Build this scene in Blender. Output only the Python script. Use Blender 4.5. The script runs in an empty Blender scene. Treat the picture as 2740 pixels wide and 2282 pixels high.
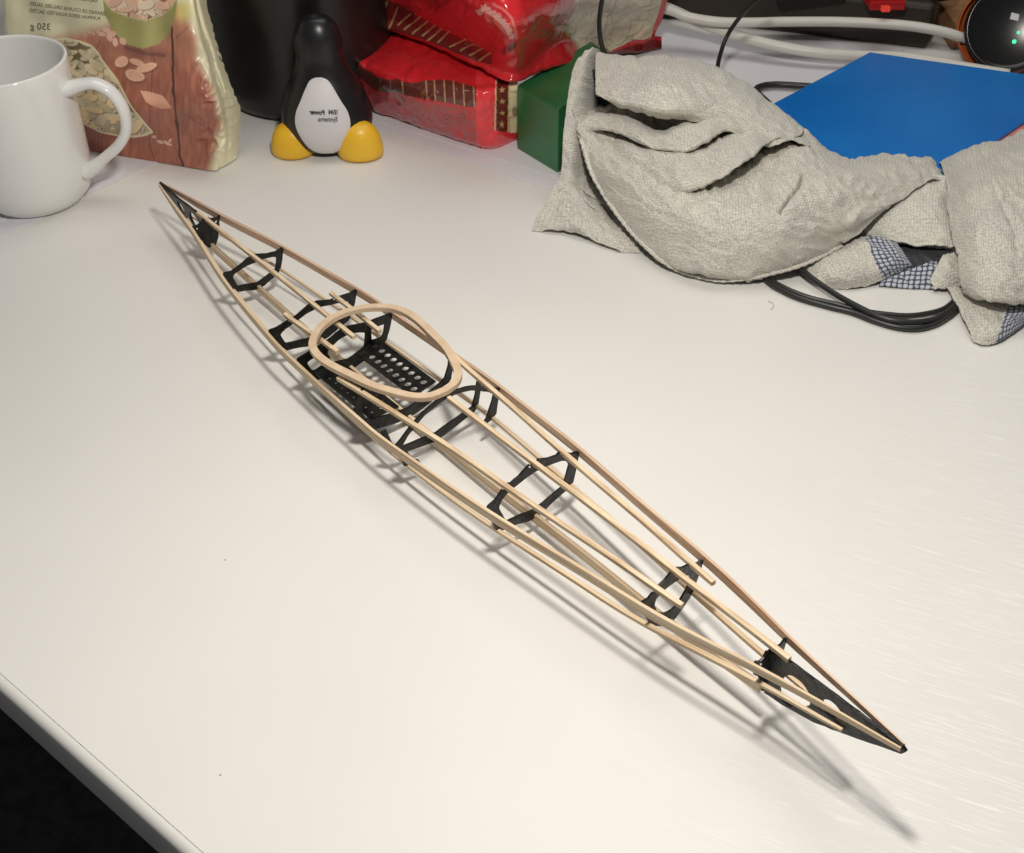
import bpy, bmesh, math, random
import numpy as np
from mathutils import Vector, noise
from mathutils.geometry import tessellate_polygon
random.seed(7); rng = np.random.default_rng(7)
S = 0.01                                     # everything below is written in centimetres
scene = bpy.context.scene
C = scene.collection

# ------------------------------------------------------------------ camera / survey of the photograph
PITCH, ROLL, CAMH, F = 40.1, -0.98, 41.0, 3200.0
CX, CY = 1370.0, 1141.0
p_, r_ = math.radians(PITCH), math.radians(ROLL)
FW = np.array([0, math.cos(p_), -math.sin(p_)]); R0 = np.array([1., 0, 0]); U0 = np.cross(R0, FW)
RT = math.cos(r_)*R0 + math.sin(r_)*U0; UP = -math.sin(r_)*R0 + math.cos(r_)*U0
CAM = np.array([0, 0, CAMH])
def ray(u, v): return FW + RT*(u-CX)/F - UP*(v-CY)/F
def W(u, v, z):                              # surveyed point -> place on the desk at height z (cm)
    d = ray(u, v); return CAM + d*((z-CAM[2])/d[2])
def WY(u, v, y):                             # surveyed point -> place at depth y (cm)
    d = ray(u, v); return CAM + d*(y/d[1])

# ------------------------------------------------------------------ helpers
def lin(c): return tuple(((x/255)/12.92 if x/255 <= .04045 else ((x/255+.055)/1.055)**2.4) for x in c)
def smooth(me, on=True):
    for p in me.polygons: p.use_smooth = on
def base_of(parent):
    return np.array(parent.location)/S if parent is not None else np.zeros(3)
def obj(name, verts, faces, mat, parent=None, smoothed=False, uv=None, col=None, mats=None, fm=None, loc=None):
    b = base_of(parent)
    o0 = np.array(loc, float) if loc is not None else np.zeros(3)
    V = (np.asarray(verts, float) - b - o0)*S
    me = bpy.data.meshes.new(name); me.from_pydata(V.tolist(), [], [tuple(int(i) for i in f) for f in faces])
    me.validate(); me.update()
    for m in ([mat] if mats is None else mats): me.materials.append(m)
    if fm is not None:
        for p, k in zip(me.polygons, fm): p.material_index = int(k)
    if smoothed: smooth(me)
    if uv is not None:
        l = me.uv_layers.new(name='UVMap')
        idx = np.zeros(len(me.loops), dtype=np.int32); me.loops.foreach_get('vertex_index', idx)
        l.data.foreach_set('uv', np.asarray(uv, float)[idx].ravel())
    if col is not None:
        a = me.color_attributes.new('Print', 'FLOAT_COLOR', 'POINT')
        cc = np.ones((len(V), 4)); cc[:, :3] = col; a.data.foreach_set('color', cc.ravel())
    o = bpy.data.objects.new(name, me); C.objects.link(o)
    if parent is not None: o.parent = parent
    if loc is not None: o.location = tuple(o0*S)
    return o
def thing(name, label, cat, loc, group=None):
    o = bpy.data.objects.new(name, None); C.objects.link(o); o.location = tuple(np.array(loc, float)*S)
    o.empty_display_size = .01
    o['label'] = label; o['category'] = cat
    if group: o['group'] = group
    bpy.context.view_layer.update()
    return o
def tag(o, label, cat, group=None):
    o['label'] = label; o['category'] = cat
    if group: o['group'] = group
    return o
def structure(o): o['kind'] = 'structure'; return o

def bevel(o, w, seg=2):
    m = o.modifiers.new('bevel', 'BEVEL'); m.width = w*S; m.segments = seg; m.limit_method = 'ANGLE'; return o
def solid(o, t, off=-1):
    m = o.modifiers.new('thickness', 'SOLIDIFY'); m.thickness = t*S; m.offset = off; return o

def cr(P, n):                                # Catmull-Rom resample of an (m,k) list to n points (uniform param)
    P = np.asarray(P, float); m = len(P)
    if m == 2:
        t = np.linspace(0, 1, n)[:, None]; return P[0]*(1-t)+P[1]*t
    Q = np.vstack([2*P[0]-P[1], P, 2*P[-1]-P[-2]])
    t = np.linspace(0, m-1-1e-9, n); i = np.minimum(t.astype(int), m-2); f = (t-i)[:, None]
    a, b, c, d = Q[i], Q[i+1], Q[i+2], Q[i+3]
    return .5*((2*b)+(-a+c)*f+(2*a-5*b+4*c-d)*f*f+(-a+3*b-3*c+d)*f**3)
def cr_len(P, n):
    D = cr(P, max(80, n*6)); s = np.r_[0, np.cumsum(np.linalg.norm(np.diff(D, axis=0), axis=1))]
    q = np.linspace(0, s[-1], n); return np.stack([np.interp(q, s, D[:, k]) for k in range(D.shape[1])], 1)
def net(rows, nu, nv):                       # rows: list of lists of k-vectors -> (nv,nu,k)
    A = np.stack([cr_len(r, nu) for r in rows]); B = np.stack([cr(A[:, j], nv) for j in range(nu)], 1); return B
def grid_faces(nv, nu, wrap=False):
    f = []
    for i in range(nv-1):
        for j in range(nu-1 if not wrap else nu):
            j2 = (j+1) % nu
            f.append((i*nu+j, i*nu+j2, (i+1)*nu+j2, (i+1)*nu+j))
    return f
def frames(P):
    P = np.asarray(P, float); T = np.gradient(P, axis=0); T /= np.linalg.norm(T, axis=1)[:, None]; return T
def sweep(P, prof, up=(0, 0, 1), cap=True, closed=False, scale=None):
    """profile (k,2): x = sideways, y = up, swept along P"""
    P = np.asarray(P, float); n = len(P)
    if closed: T = np.roll(P, -1, 0)-np.roll(P, 1, 0); T /= np.linalg.norm(T, axis=1)[:, None]
    else: T = frames(P)
    up = np.asarray(up, float); V = []; k = len(prof); prof = np.asarray(prof, float)
    for i in range(n):
        u = up if up.ndim == 1 else up[i]
        s = np.cross(T[i], u); s /= np.linalg.norm(s); w = np.cross(s, T[i])
        q = prof*(1 if scale is None else scale[i])
        for a, b in q: V.append(P[i]+s*a+w*b)
    Fs = []
    for i in range(n if closed else n-1):
        i2 = (i+1) % n
        for j in range(k):
            j2 = (j+1) % k; Fs.append((i*k+j, i*k+j2, i2*k+j2, i2*k+j))
    if cap and not closed: Fs.append(tuple(range(k))[::-1]); Fs.append(tuple((n-1)*k+j for j in range(k)))
    return np.array(V), Fs
def circ(r, k=12, ry=None): 
    ry = r if ry is None else ry
    return [(r*math.cos(2*math.pi*i/k), ry*math.sin(2*math.pi*i/k)) for i in range(k)]
def rect(w, h, c=0.03):
    w, h = w/2, h/2
    return [(-w+c, -h), (w-c, -h), (w, -h+c), (w, h-c), (w-c, h), (-w+c, h), (-w, h-c), (-w, -h+c)]
def lathe(prof, cen, k=48):
    V = []; cen = np.asarray(cen, float)
    for r, z in prof:
        for i in range(k):
            a = 2*math.pi*i/k; V.append(cen+np.array([r*math.cos(a), r*math.sin(a), z]))
    return np.array(V), grid_faces(len(prof), k, True)
def merge(*parts):
    V = []; Fs = []; n = 0
    for v, f in parts:
        V.append(np.asarray(v, float)); Fs += [tuple(i+n for i in q) for q in f]; n += len(v)
    return np.vstack(V), Fs
def box(a, b):
    (x0, y0, z0), (x1, y1, z1) = a, b
    V = [(x0, y0, z0), (x1, y0, z0), (x1, y1, z0), (x0, y1, z0), (x0, y0, z1), (x1, y0, z1), (x1, y1, z1), (x0, y1, z1)]
    return np.array(V, float), [(0, 3, 2, 1), (4, 5, 6, 7), (0, 1, 5, 4), (1, 2, 6, 5), (2, 3, 7, 6), (3, 0, 4, 7)]
def prism(poly, z0, z1):
    n = len(poly); V = [(x, y, z0) for x, y in poly]+[(x, y, z1) for x, y in poly]
    return np.array(V, float), [tuple(range(n))[::-1], tuple(range(n, 2*n))]+[(i, (i+1) % n, n+(i+1) % n, n+i) for i in range(n)]

# ------------------------------------------------------------------ materials
def mat(name, base=(.8, .8, .8), rough=.5, spec=.5, coat=0, emis=None, estr=0, sheen=0):
    m = bpy.data.materials.new(name); m.use_nodes = True; b = m.node_tree.nodes['Principled BSDF']
    b.inputs['Base Color'].default_value = (*base, 1); b.inputs['Roughness'].default_value = rough
    b.inputs['Specular IOR Level'].default_value = spec; b.inputs['Coat Weight'].default_value = coat
    b.inputs['Coat Roughness'].default_value = .12
    if sheen: b.inputs['Sheen Weight'].default_value = sheen
    if emis: b.inputs['Emission Color'].default_value = (*emis, 1); b.inputs['Emission Strength'].default_value = estr
    return m, m.node_tree, b
def N(nt, t, **kw):
    n = nt.nodes.new(t)
    for k, v in kw.items():
        if k.startswith('_'): n.inputs[k[1:].replace('_', ' ')].default_value = v
        else: setattr(n, k, v)
    return n
def L(nt, a, b): nt.links.new(a, b)
def ramp(nt, stops):
    r = nt.nodes.new('ShaderNodeValToRGB'); e = r.color_ramp.elements
    while len(e) < len(stops): e.new(.5)
    for q, (p, c) in zip(e, stops): q.position = p; q.color = (*c, 1)
    return r
def noisy(name, c0, c1, rough, scale, spec=.5, bump=0, bscale=None, stretch=(1, 1, 1), coat=0, detail=4, rvar=0, sheen=0, coord='Object', lo=.35, hi=.65):
    m, nt, b = mat(name, c0, rough, spec, coat, sheen=sheen)
    tc = N(nt, 'ShaderNodeTexCoord'); mp = N(nt, 'ShaderNodeMapping'); mp.inputs['Scale'].default_value = stretch
    L(nt, tc.outputs[coord], mp.inputs['Vector'])
    n = N(nt, 'ShaderNodeTexNoise', _Scale=scale, _Detail=detail); L(nt, mp.outputs[0], n.inputs['Vector'])
    rp = ramp(nt, [(lo, c0), (hi, c1)]); L(nt, n.outputs['Fac'], rp.inputs[0]); L(nt, rp.outputs[0], b.inputs['Base Color'])
    if bump:
        n2 = N(nt, 'ShaderNodeTexNoise', _Scale=bscale or scale, _Detail=detail); L(nt, mp.outputs[0], n2.inputs['Vector'])
        bp = N(nt, 'ShaderNodeBump', _Strength=bump, _Distance=.001); L(nt, n2.outputs['Fac'], bp.inputs['Height']); L(nt, bp.outputs[0], b.inputs['Normal'])
    if rvar:
        mr = N(nt, 'ShaderNodeMapRange'); mr.inputs['To Min'].default_value = rough-rvar; mr.inputs['To Max'].default_value = rough+rvar
        L(nt, n.outputs['Fac'], mr.inputs['Value']); L(nt, mr.outputs[0], b.inputs['Roughness'])
    return m

def desk_material():
    m, nt, b = mat('white_laminate', (.77, .755, .71), .36, .28)
    tc = N(nt, 'ShaderNodeTexCoord'); mp = N(nt, 'ShaderNodeMapping')
    a = W(2117, 1657, 0); q = W(2442, 1758, 0); ang = math.atan2(q[1]-a[1], q[0]-a[0])
    rot = N(nt, 'ShaderNodeVectorRotate', rotation_type='Z_AXIS'); rot.inputs['Angle'].default_value = -ang
    L(nt, tc.outputs['Object'], rot.inputs['Vector']); L(nt, rot.outputs[0], mp.inputs['Vector'])
    mp.inputs['Scale'].default_value = (1, 24, 1)
    g = N(nt, 'ShaderNodeTexNoise', _Scale=44, _Detail=4, _Roughness=.62); L(nt, mp.outputs[0], g.inputs['Vector'])
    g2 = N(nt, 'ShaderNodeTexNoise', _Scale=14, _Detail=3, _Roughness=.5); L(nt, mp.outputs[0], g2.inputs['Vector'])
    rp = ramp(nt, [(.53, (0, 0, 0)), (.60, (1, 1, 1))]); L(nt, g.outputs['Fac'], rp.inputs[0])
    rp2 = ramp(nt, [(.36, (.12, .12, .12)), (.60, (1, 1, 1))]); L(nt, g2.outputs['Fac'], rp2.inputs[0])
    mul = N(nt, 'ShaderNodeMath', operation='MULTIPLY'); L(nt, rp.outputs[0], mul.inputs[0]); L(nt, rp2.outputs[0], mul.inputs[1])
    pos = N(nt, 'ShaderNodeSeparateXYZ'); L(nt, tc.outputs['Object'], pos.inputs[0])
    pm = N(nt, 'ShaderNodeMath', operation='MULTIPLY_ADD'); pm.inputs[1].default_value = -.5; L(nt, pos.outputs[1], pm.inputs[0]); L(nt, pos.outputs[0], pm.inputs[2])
    glare_mask = N(nt, 'ShaderNodeMapRange', interpolation_type='SMOOTHSTEP'); glare_mask.inputs['From Min'].default_value = .17; glare_mask.inputs['From Max'].default_value = .40; glare_mask.inputs['To Min'].default_value = .03; L(nt, pm.outputs[0], glare_mask.inputs['Value'])  # keeps the grain to the lower right, where its painted glare belongs
    gm = N(nt, 'ShaderNodeMath', operation='MULTIPLY'); L(nt, mul.outputs[0], gm.inputs[0]); L(nt, glare_mask.outputs[0], gm.inputs[1]); mul = gm
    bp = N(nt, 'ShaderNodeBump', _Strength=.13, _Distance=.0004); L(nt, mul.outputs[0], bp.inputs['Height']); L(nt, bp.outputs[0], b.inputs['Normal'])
    # faint smudges and scuffs, own colour of the worn laminate
    s1 = N(nt, 'ShaderNodeTexNoise', _Scale=5, _Detail=5); L(nt, tc.outputs['Object'], s1.inputs['Vector'])
    rs = ramp(nt, [(.3, (.715, .704, .672)), (.7, (.765, .754, .722))]); L(nt, s1.outputs['Fac'], rs.inputs[0])
    v = N(nt, 'ShaderNodeTexVoronoi', _Scale=34); L(nt, tc.outputs['Object'], v.inputs['Vector'])
    n3 = N(nt, 'ShaderNodeTexNoise', _Scale=900, _Detail=2); L(nt, tc.outputs['Object'], n3.inputs['Vector'])
    lt = ramp(nt, [(.012, (1, 1, 1)), (.022, (0, 0, 0))]); L(nt, v.outputs['Distance'], lt.inputs[0])
    sel = ramp(nt, [(.78, (0, 0, 0)), (.8, (1, 1, 1))]); L(nt, v.outputs['Color'], sel.inputs[0])
    mm = N(nt, 'ShaderNodeMath', operation='MULTIPLY'); L(nt, lt.outputs[0], mm.inputs[0]); L(nt, sel.outputs[0], mm.inputs[1])
    mm2 = N(nt, 'ShaderNodeMath', operation='MULTIPLY', use_clamp=True); mm2.inputs[1].default_value = .75; L(nt, mm.outputs[0], mm2.inputs[0])
    mx = N(nt, 'ShaderNodeMix', data_type='RGBA'); L(nt, mm2.outputs[0], mx.inputs['Factor']); L(nt, rs.outputs[0], mx.inputs[6]); mx.inputs[7].default_value = (.16, .15, .14, 1)
    mg = N(nt, 'ShaderNodeMix', data_type='RGBA'); L(nt, mul.outputs[0], mg.inputs['Factor']); L(nt, mx.outputs[2], mg.inputs[6]); mg.inputs[7].default_value = (.87, .86, .835, 1)  # lamp glare on the grain, painted as paler streaks in the base colour
    L(nt, mg.outputs[2], b.inputs['Base Color'])
    rr = N(nt, 'ShaderNodeMapRange'); rr.inputs['To Min'].default_value = .40; rr.inputs['To Max'].default_value = .48
    L(nt, s1.outputs['Fac'], rr.inputs['Value'])
    gl2 = N(nt, 'ShaderNodeMath', operation='MULTIPLY_ADD'); gl2.inputs[1].default_value = -.04; L(nt, mul.outputs[0], gl2.inputs[0]); L(nt, rr.outputs[0], gl2.inputs[2]); L(nt, gl2.outputs[0], b.inputs['Roughness'])
    return m
def pine(name, c0, c1, dark):
    m, nt, b = mat(name, c0, .62, .35)
    at = N(nt, 'ShaderNodeUVMap'); mp = N(nt, 'ShaderNodeMapping'); mp.inputs['Scale'].default_value = (.22, 4.5, 1)
    L(nt, at.outputs[0], mp.inputs['Vector'])
    info = N(nt, 'ShaderNodeObjectInfo'); ad = N(nt, 'ShaderNodeVectorMath', operation='ADD')
    cmb = N(nt, 'ShaderNodeCombineXYZ'); mu = N(nt, 'ShaderNodeMath', operation='MULTIPLY'); mu.inputs[1].default_value = 40
    L(nt, info.outputs['Random'], mu.inputs[0]); L(nt, mu.outputs[0], cmb.inputs[0]); L(nt, mu.outputs[0], cmb.inputs[1])
    L(nt, mp.outputs[0], ad.inputs[0]); L(nt, cmb.outputs[0], ad.inputs[1])
    n = N(nt, 'ShaderNodeTexNoise', _Scale=1.0, _Detail=5, _Roughness=.6); L(nt, ad.outputs[0], n.inputs['Vector'])
    rp = ramp(nt, [(.30, dark), (.45, c0), (.62, c1)]); L(nt, n.outputs['Fac'], rp.inputs[0]); L(nt, rp.outputs[0], b.inputs['Base Color'])
    bp = N(nt, 'ShaderNodeBump', _Strength=.25, _Distance=.0003); L(nt, n.outputs['Fac'], bp.inputs['Height']); L(nt, bp.outputs[0], b.inputs['Normal'])
    return m
def print_material(name, rough, coat=0, bump=0, bscale=30):
    m, nt, b = mat(name, (.5, .5, .5), rough, .5, coat)
    a = N(nt, 'ShaderNodeAttribute', attribute_name='Print'); L(nt, a.outputs['Color'], b.inputs['Base Color'])
    if bump:
        tc = N(nt, 'ShaderNodeTexCoord'); n = N(nt, 'ShaderNodeTexNoise', _Scale=bscale, _Detail=3); L(nt, tc.outputs['Object'], n.inputs['Vector'])
        n.inputs['Distortion'].default_value = 1.2
        bp = N(nt, 'ShaderNodeBump', _Strength=bump, _Distance=.004); L(nt, n.outputs['Fac'], bp.inputs['Height']); L(nt, bp.outputs[0], b.inputs['Normal'])
        L(nt, bp.outputs[0], b.inputs['Coat Normal'])
    return m
def weave_material(name, c_lo, c_hi, check=False, dirt=True):
    m, nt, b = mat(name, c_hi, .95, .15, sheen=.25)
    uv = N(nt, 'ShaderNodeUVMap'); tc = N(nt, 'ShaderNodeTexCoord')
    sx = N(nt, 'ShaderNodeSeparateXYZ')
    wob = N(nt, 'ShaderNodeTexNoise', _Scale=3.0, _Detail=3); L(nt, uv.outputs[0], wob.inputs['Vector'])
    ws = N(nt, 'ShaderNodeVectorMath', operation='SCALE'); ws.inputs['Scale'].default_value = .16; L(nt, wob.outputs['Color'], ws.inputs[0])
    wa = N(nt, 'ShaderNodeVectorMath', operation='ADD'); L(nt, uv.outputs[0], wa.inputs[0]); L(nt, ws.outputs[0], wa.inputs[1])
    L(nt, wa.outputs[0], sx.inputs[0])
    def wave(out, freq):
        a = N(nt, 'ShaderNodeMath', operation='MULTIPLY'); a.inputs[1].default_value = freq*math.pi; L(nt, out, a.inputs[0])
        s = N(nt, 'ShaderNodeMath', operation='SINE'); L(nt, a.outputs[0], s.inputs[0])
        q = N(nt, 'ShaderNodeMath', operation='ABSOLUTE'); L(nt, s.outputs[0], q.inputs[0]); return q.outputs[0]
    fr = 3.0 if check else 5.0
    wx, wy = wave(sx.outputs[0], fr), wave(sx.outputs[1], fr)
    mulw = N(nt, 'ShaderNodeMath', operation='MULTIPLY'); L(nt, wx, mulw.inputs[0]); L(nt, wy, mulw.inputs[1])
    n = N(nt, 'ShaderNodeTexNoise', _Scale=5.5, _Detail=6, _Roughness=.75); L(nt, uv.outputs[0], n.inputs['Vector'])
    nb = N(nt, 'ShaderNodeTexNoise', _Scale=.35, _Detail=3); L(nt, uv.outputs[0], nb.inputs['Vector'])
    if check:
        rp = ramp(nt, [(.25, (.07, .09, .14)), (.5, (.52, .54, .58))]); L(nt, mulw.outputs[0], rp.inputs[0])
        L(nt, rp.outputs[0], b.inputs['Base Color'])
    else:
        rp = ramp(nt, [(.30, tuple(x*.6 for x in c_lo)), (.40, c_lo), (.56, c_hi)]); L(nt, n.outputs['Fac'], rp.inputs[0])
        rb = ramp(nt, [(.35, (.90, .90, .92)), (.65, (1, 1, .98))]); L(nt, nb.outputs['Fac'], rb.inputs[0])
        wc = ramp(nt, [(.0, (.72, .71, .69)), (.45, (1, 1, 1))]); L(nt, mulw.outputs[0], wc.inputs[0])
        m1 = N(nt, 'ShaderNodeMix', data_type='RGBA', blend_type='MULTIPLY'); m1.inputs['Factor'].default_value = 1; L(nt, rp.outputs[0], m1.inputs[6]); L(nt, rb.outputs[0], m1.inputs[7])
        m2 = N(nt, 'ShaderNodeMix', data_type='RGBA', blend_type='MULTIPLY'); m2.inputs['Factor'].default_value = .8; L(nt, m1.outputs[2], m2.inputs[6]); L(nt, wc.outputs[0], m2.inputs[7])
        L(nt, m2.outputs[2], b.inputs['Base Color'])
    ad = N(nt, 'ShaderNodeMath', operation='ADD'); L(nt, mulw.outputs[0], ad.inputs[0]); L(nt, n.outputs['Fac'], ad.inputs[1])
    bp = N(nt, 'ShaderNodeBump', _Strength=.5, _Distance=.0007); L(nt, ad.outputs[0], bp.inputs['Height']); L(nt, bp.outputs[0], b.inputs['Normal'])
    return m

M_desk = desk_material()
M_edge = mat('white_edge_band', (.70, .69, .65), .42)[0]
M_floor = noisy('dark_carpet', (.05, .055, .05), (.085, .09, .08), .95, 60, spec=.1, bump=.5)
M_wall = noisy('dark_wall', (.012, .011, .010), (.02, .018, .016), .9, 8, spec=.1)
M_brown = noisy('brown_fibreboard', (.24, .12, .055), (.32, .165, .075), .7, 90, bump=.3)
M_pine = pine('pale_pine', (.63, .475, .31), (.77, .63, .44), (.45, .29, .165))
M_pine2 = pine('pink_pine', (.56, .375, .25), (.70, .53, .385), (.36, .18, .10))
M_ply = noisy('coaming_plywood', (.60, .445, .30), (.68, .525, .37), .6, 120, bump=.2, spec=.3)
M_black = noisy('black_painted_ply', (.005, .005, .005), (.014, .0135, .012), .34, 140, bump=.6, bscale=260, spec=.36, rvar=.12)
M_glue = mat('dried_glue', (.75, .74, .70), .15, .6)[0]
M_china = mat('white_glazed_china', (.80, .80, .775), .07, .5, coat=.3)[0]
M_bin = noisy('black_plastic_bin', (.006, .006, .0055), (.012, .012, .011), .33, 30, spec=.5)
M_fig_black = mat('black_soft_plastic', (.010, .010, .011), .33, .5)[0]
M_fig_white = noisy('white_soft_plastic', (.66, .64, .65), (.70, .68, .69), .5, 40)
M_fig_yellow = noisy('yellow_soft_plastic', (.80, .46, .02), (.86, .52, .035), .38, 30)
M_ink = mat('grey_ink', (.045, .045, .05), .6)[0]
M_ink2 = mat('olive_ink', (.10, .09, .055), .6)[0]
M_paper = noisy('white_paper', (.70, .69, .72), (.75, .74, .77), .7, 12)
M_green = noisy('green_card', (.010, .10, .028), (.03, .17, .06), .36, 14, coat=.3, bump=.2, bscale=120)
M_blue = noisy('blue_plastic_cover', (.006, .15, .52), (.012, .20, .62), .36, 9, bump=.25, bscale=500, rvar=.1)
M_pink = noisy('pink_red_print', (.62, .17, .16), (.72, .42, .40), .6, 40)
M_cable_w = mat('white_cable_sheath', (.66, .64, .58), .38)[0]
M_cable_b = mat('black_cable_sheath', (.018, .019, .018), .38)[0]
M_strip = noisy('dark_brown_plastic', (.020, .015, .010), (.03, .023, .015), .5, 20)
M_redlens = mat('red_switch_lens', (.35, .01, .01), .2, .6, emis=(1, .03, .02), estr=.03)[0]
M_redspark = mat('red_neon_glow', (.6, .02, .01), .2, .6, emis=(1, .10, .05), estr=.3)[0]
M_orange = noisy('orange_plastic', (.42, .085, .02), (.48, .11, .028), .5, 60)
M_gloss = mat('glossy_black_plastic', (.008, .008, .008), .22, .45)[0]
M_led = mat('green_led', (.02, .5, .2), .3, emis=(.05, 1, .35), estr=1.6)[0]
M_reflection = mat('pale_grey_reflection', (.55, .57, .60), .3)[0]  # pale grey painting a reflection on the round device
M_towel = weave_material('cream_waffle_weave', (.55, .53, .47), (.76, .735, .655))
M_towel_d = weave_material('grey_waffle_weave', (.40, .395, .37), (.58, .575, .54))
M_check = weave_material('blue_white_check', (.3, .3, .3), (.6, .6, .6), check=True)
M_dark_and_shade = weave_material('dark_cloth_and_hollow_shade', (.03, .03, .035), (.05, .05, .055))  # dark lower cloth; also paints the shade inside the towel roll
M_hem = weave_material('cream_hem', (.62, .60, .53), (.78, .76, .68))
M_thread = mat('white_thread', (.75, .74, .70), .9)[0]
M_bag = print_material('printed_bag_foil', .40, coat=.25, bump=.12, bscale=22)
M_red = print_material('printed_red_film', .20, coat=.6, bump=.38, bscale=26)

# ------------------------------------------------------------------ setting: desk, floor, wall
e0 = W(0, 1800, 0)[:2]; e1 = W(545, 2282, 0)[:2]; ed = (e1-e0)/np.linalg.norm(e1-e0); en = np.array([ed[1], -ed[0]])  # outward normal
if en @ (np.array([0, 0])-e0) < 0 and False: en = -en
inward = np.array([-ed[1], ed[0]])
# en should point to the lower-left (away from the desk)
if en[0] > 0: en, inward = -en, -en
DT = 2.4
def edge_pt(s, o): return e0+ed*s+en*o
# desk top sheet (slab) in front of wall
A0 = edge_pt(-120, 0); A1 = edge_pt(90, 0)
poly = [A0, A1, np.array([110, A1[1]-30]), np.array([110, 125.]), np.array([A0[0], 125.])]
V, Fs = prism([tuple(q) for q in poly], -DT, 0)
if np.cross(np.append(poly[1]-poly[0], 0), np.append(poly[2]-poly[1], 0))[2] < 0: Fs = [f[::-1] for f in Fs]
desk = thing('desk', 'white laminate desk top carrying everything in the photograph', 'desk', (0, 60, 0))
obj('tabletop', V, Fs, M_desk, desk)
# rounded edge band glued onto the front
prof = [(0.01, -.03)]
for i in range(9):
    a = math.pi/2*(1-i/8); prof.append((.12+.38*math.cos(a), -.40+.38*math.sin(a)))
prof += [(.5, -DT+.12), (.4, -DT), (0.01, -DT)]
P = np.array([np.append(edge_pt(s, 0), 0) for s in np.linspace(-119, 89, 60)])
Vb = []; k = len(prof)
for q in P:
    for o, z in prof: Vb.append([q[0]+en[0]*o, q[1]+en[1]*o, z])
Fb = grid_faces(len(P), k, True)
band = obj('edge_band', np.array(Vb), Fb, M_edge, desk, smoothed=False)
for pl in band.data.polygons: pl.use_smooth = True
bv, bf = box((-200, -60, -74), (200, 200, -72))
structure(obj('floor', bv, bf, M_floor))
bv, bf = box((-160, 118, -72), (160, 121, 120))
structure(obj('wall', bv, bf, M_wall))

# ------------------------------------------------------------------ the model kayak
class K: pass
kS = W(434, 494, 3.29); kB = W(2414, 2003, 4.45)
a_ = kB-kS; a_[2] = 0; a_ /= np.linalg.norm(a_)
t_ = np.array([a_[1], -a_[0], 0]); hh = math.radians(-1.8); z0 = np.array([0, 0, 1.])
kt = math.cos(hh)*t_+math.sin(hh)*z0; kz = math.cos(hh)*z0-math.sin(hh)*t_
kO = kS.copy(); kO[2] = 0
def KP(s, t, h): return kO+a_*s+kt*t+kz*h
kay = thing('model_kayak', 'skeleton model kayak of pale pine strips and black frames lying across the desk', 'model kayak', KP(29, 0, 0))

def plate(loops, place, th, axis):
    """loops[0] outer, the rest holes (2D); place(x,y)->3D; thickness th along axis"""
    loops = [[tuple(p) for p in l] for l in loops]
    flat = [p for l in loops for p in l]; n = len(flat)
    tri = tessellate_polygon([[Vector((x, y, 0)) for x, y in l] for l in loops])
    V3 = np.array([place(x, y) for x, y in flat]); ax = np.asarray(axis)*th/2
    V = np.vstack([V3-ax, V3+ax]); Fs = [tuple(t) for t in tri]+[tuple(i+n for i in t[::-1]) for t in tri]; st = 0
    for l in loops:
        m = len(l)
        for i in range(m):
            a, b = st+i, st+(i+1) % m; Fs.append((a, b, b+n, a+n))
        st += m
    return V, Fs
def clean(o):
    bm = bmesh.new(); bm.from_mesh(o.data); bmesh.ops.remove_doubles(bm, verts=bm.verts, dist=1e-6)
    bmesh.ops.recalc_face_normals(bm, faces=bm.faces); bm.to_mesh(o.data); bm.free(); return o
def subdiv_loop(l, closed=True, step=.12, jit=.008):
    out = []; m = len(l)
    for i in range(m):
        a = np.array(l[i], float); b = np.array(l[(i+1) % m], float); k = max(1, int(np.linalg.norm(b-a)/step))
        for q in range(k):
            p = a+(b-a)*q/k
            out.append(tuple(p+rng.normal(0, jit, 2)))
    return out
def area(l): return .5*sum(l[i-1][0]*l[i][1]-l[i][0]*l[i-1][1] for i in range(len(l)))
def offset(l, d):
    m = len(l); out = []; sg = 1 if area(l) > 0 else -1      # d > 0 grows the loop
    for i in range(m):
        a = np.array(l[i], float)-np.array(l[i-1], float); b = np.array(l[(i+1) % m], float)-np.array(l[i], float)
        a /= np.linalg.norm(a)+1e-9; b /= np.linalg.norm(b)+1e-9
        n1, n2 = np.array([a[1], -a[0]]), np.array([b[1], -b[0]]); n_ = n1+n2; q_ = np.linalg.norm(n_)
        n_ = n_/q_ if q_ > .3 else n1
        out.append(tuple(np.array(l[i])+n_*d*sg))
    return out
def rounded(l, r=.12):
    out = []; m = len(l)
    for i in range(m):
        p = np.array(l[i], float); a = np.array(l[i-1], float)-p; b = np.array(l[(i+1) % m], float)-p
        la, lb = np.linalg.norm(a), np.linalg.norm(b); ra = min(r, la*.4); rb = min(r, lb*.4)
        A = p+a/la*ra; B = p+b/lb*rb
        for t in (0, .33, .67, 1): out.append(tuple((1-t)**2*A+2*t*(1-t)*p+t*t*B))
    return out
def mirror(l): return [(-x, y) for x, y in l]
def sym(half): return half+[(-x, y) for x, y in half[::-1] if abs(x) > 1e-6]
def rib(s, outer, holes, label=None):
    loops = [subdiv_loop(offset(outer, -.008), step=.22, jit=.005)]+[subdiv_loop(offset(rounded(h), .012), step=.15, jit=.004) for h in holes]
    V, Fs = plate(loops, lambda x, y: KP(s, x, y), .10, a_)
    o = clean(obj('frame', V, Fs, M_black, kay))
    if label: o['label'] = label
    return o
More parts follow.
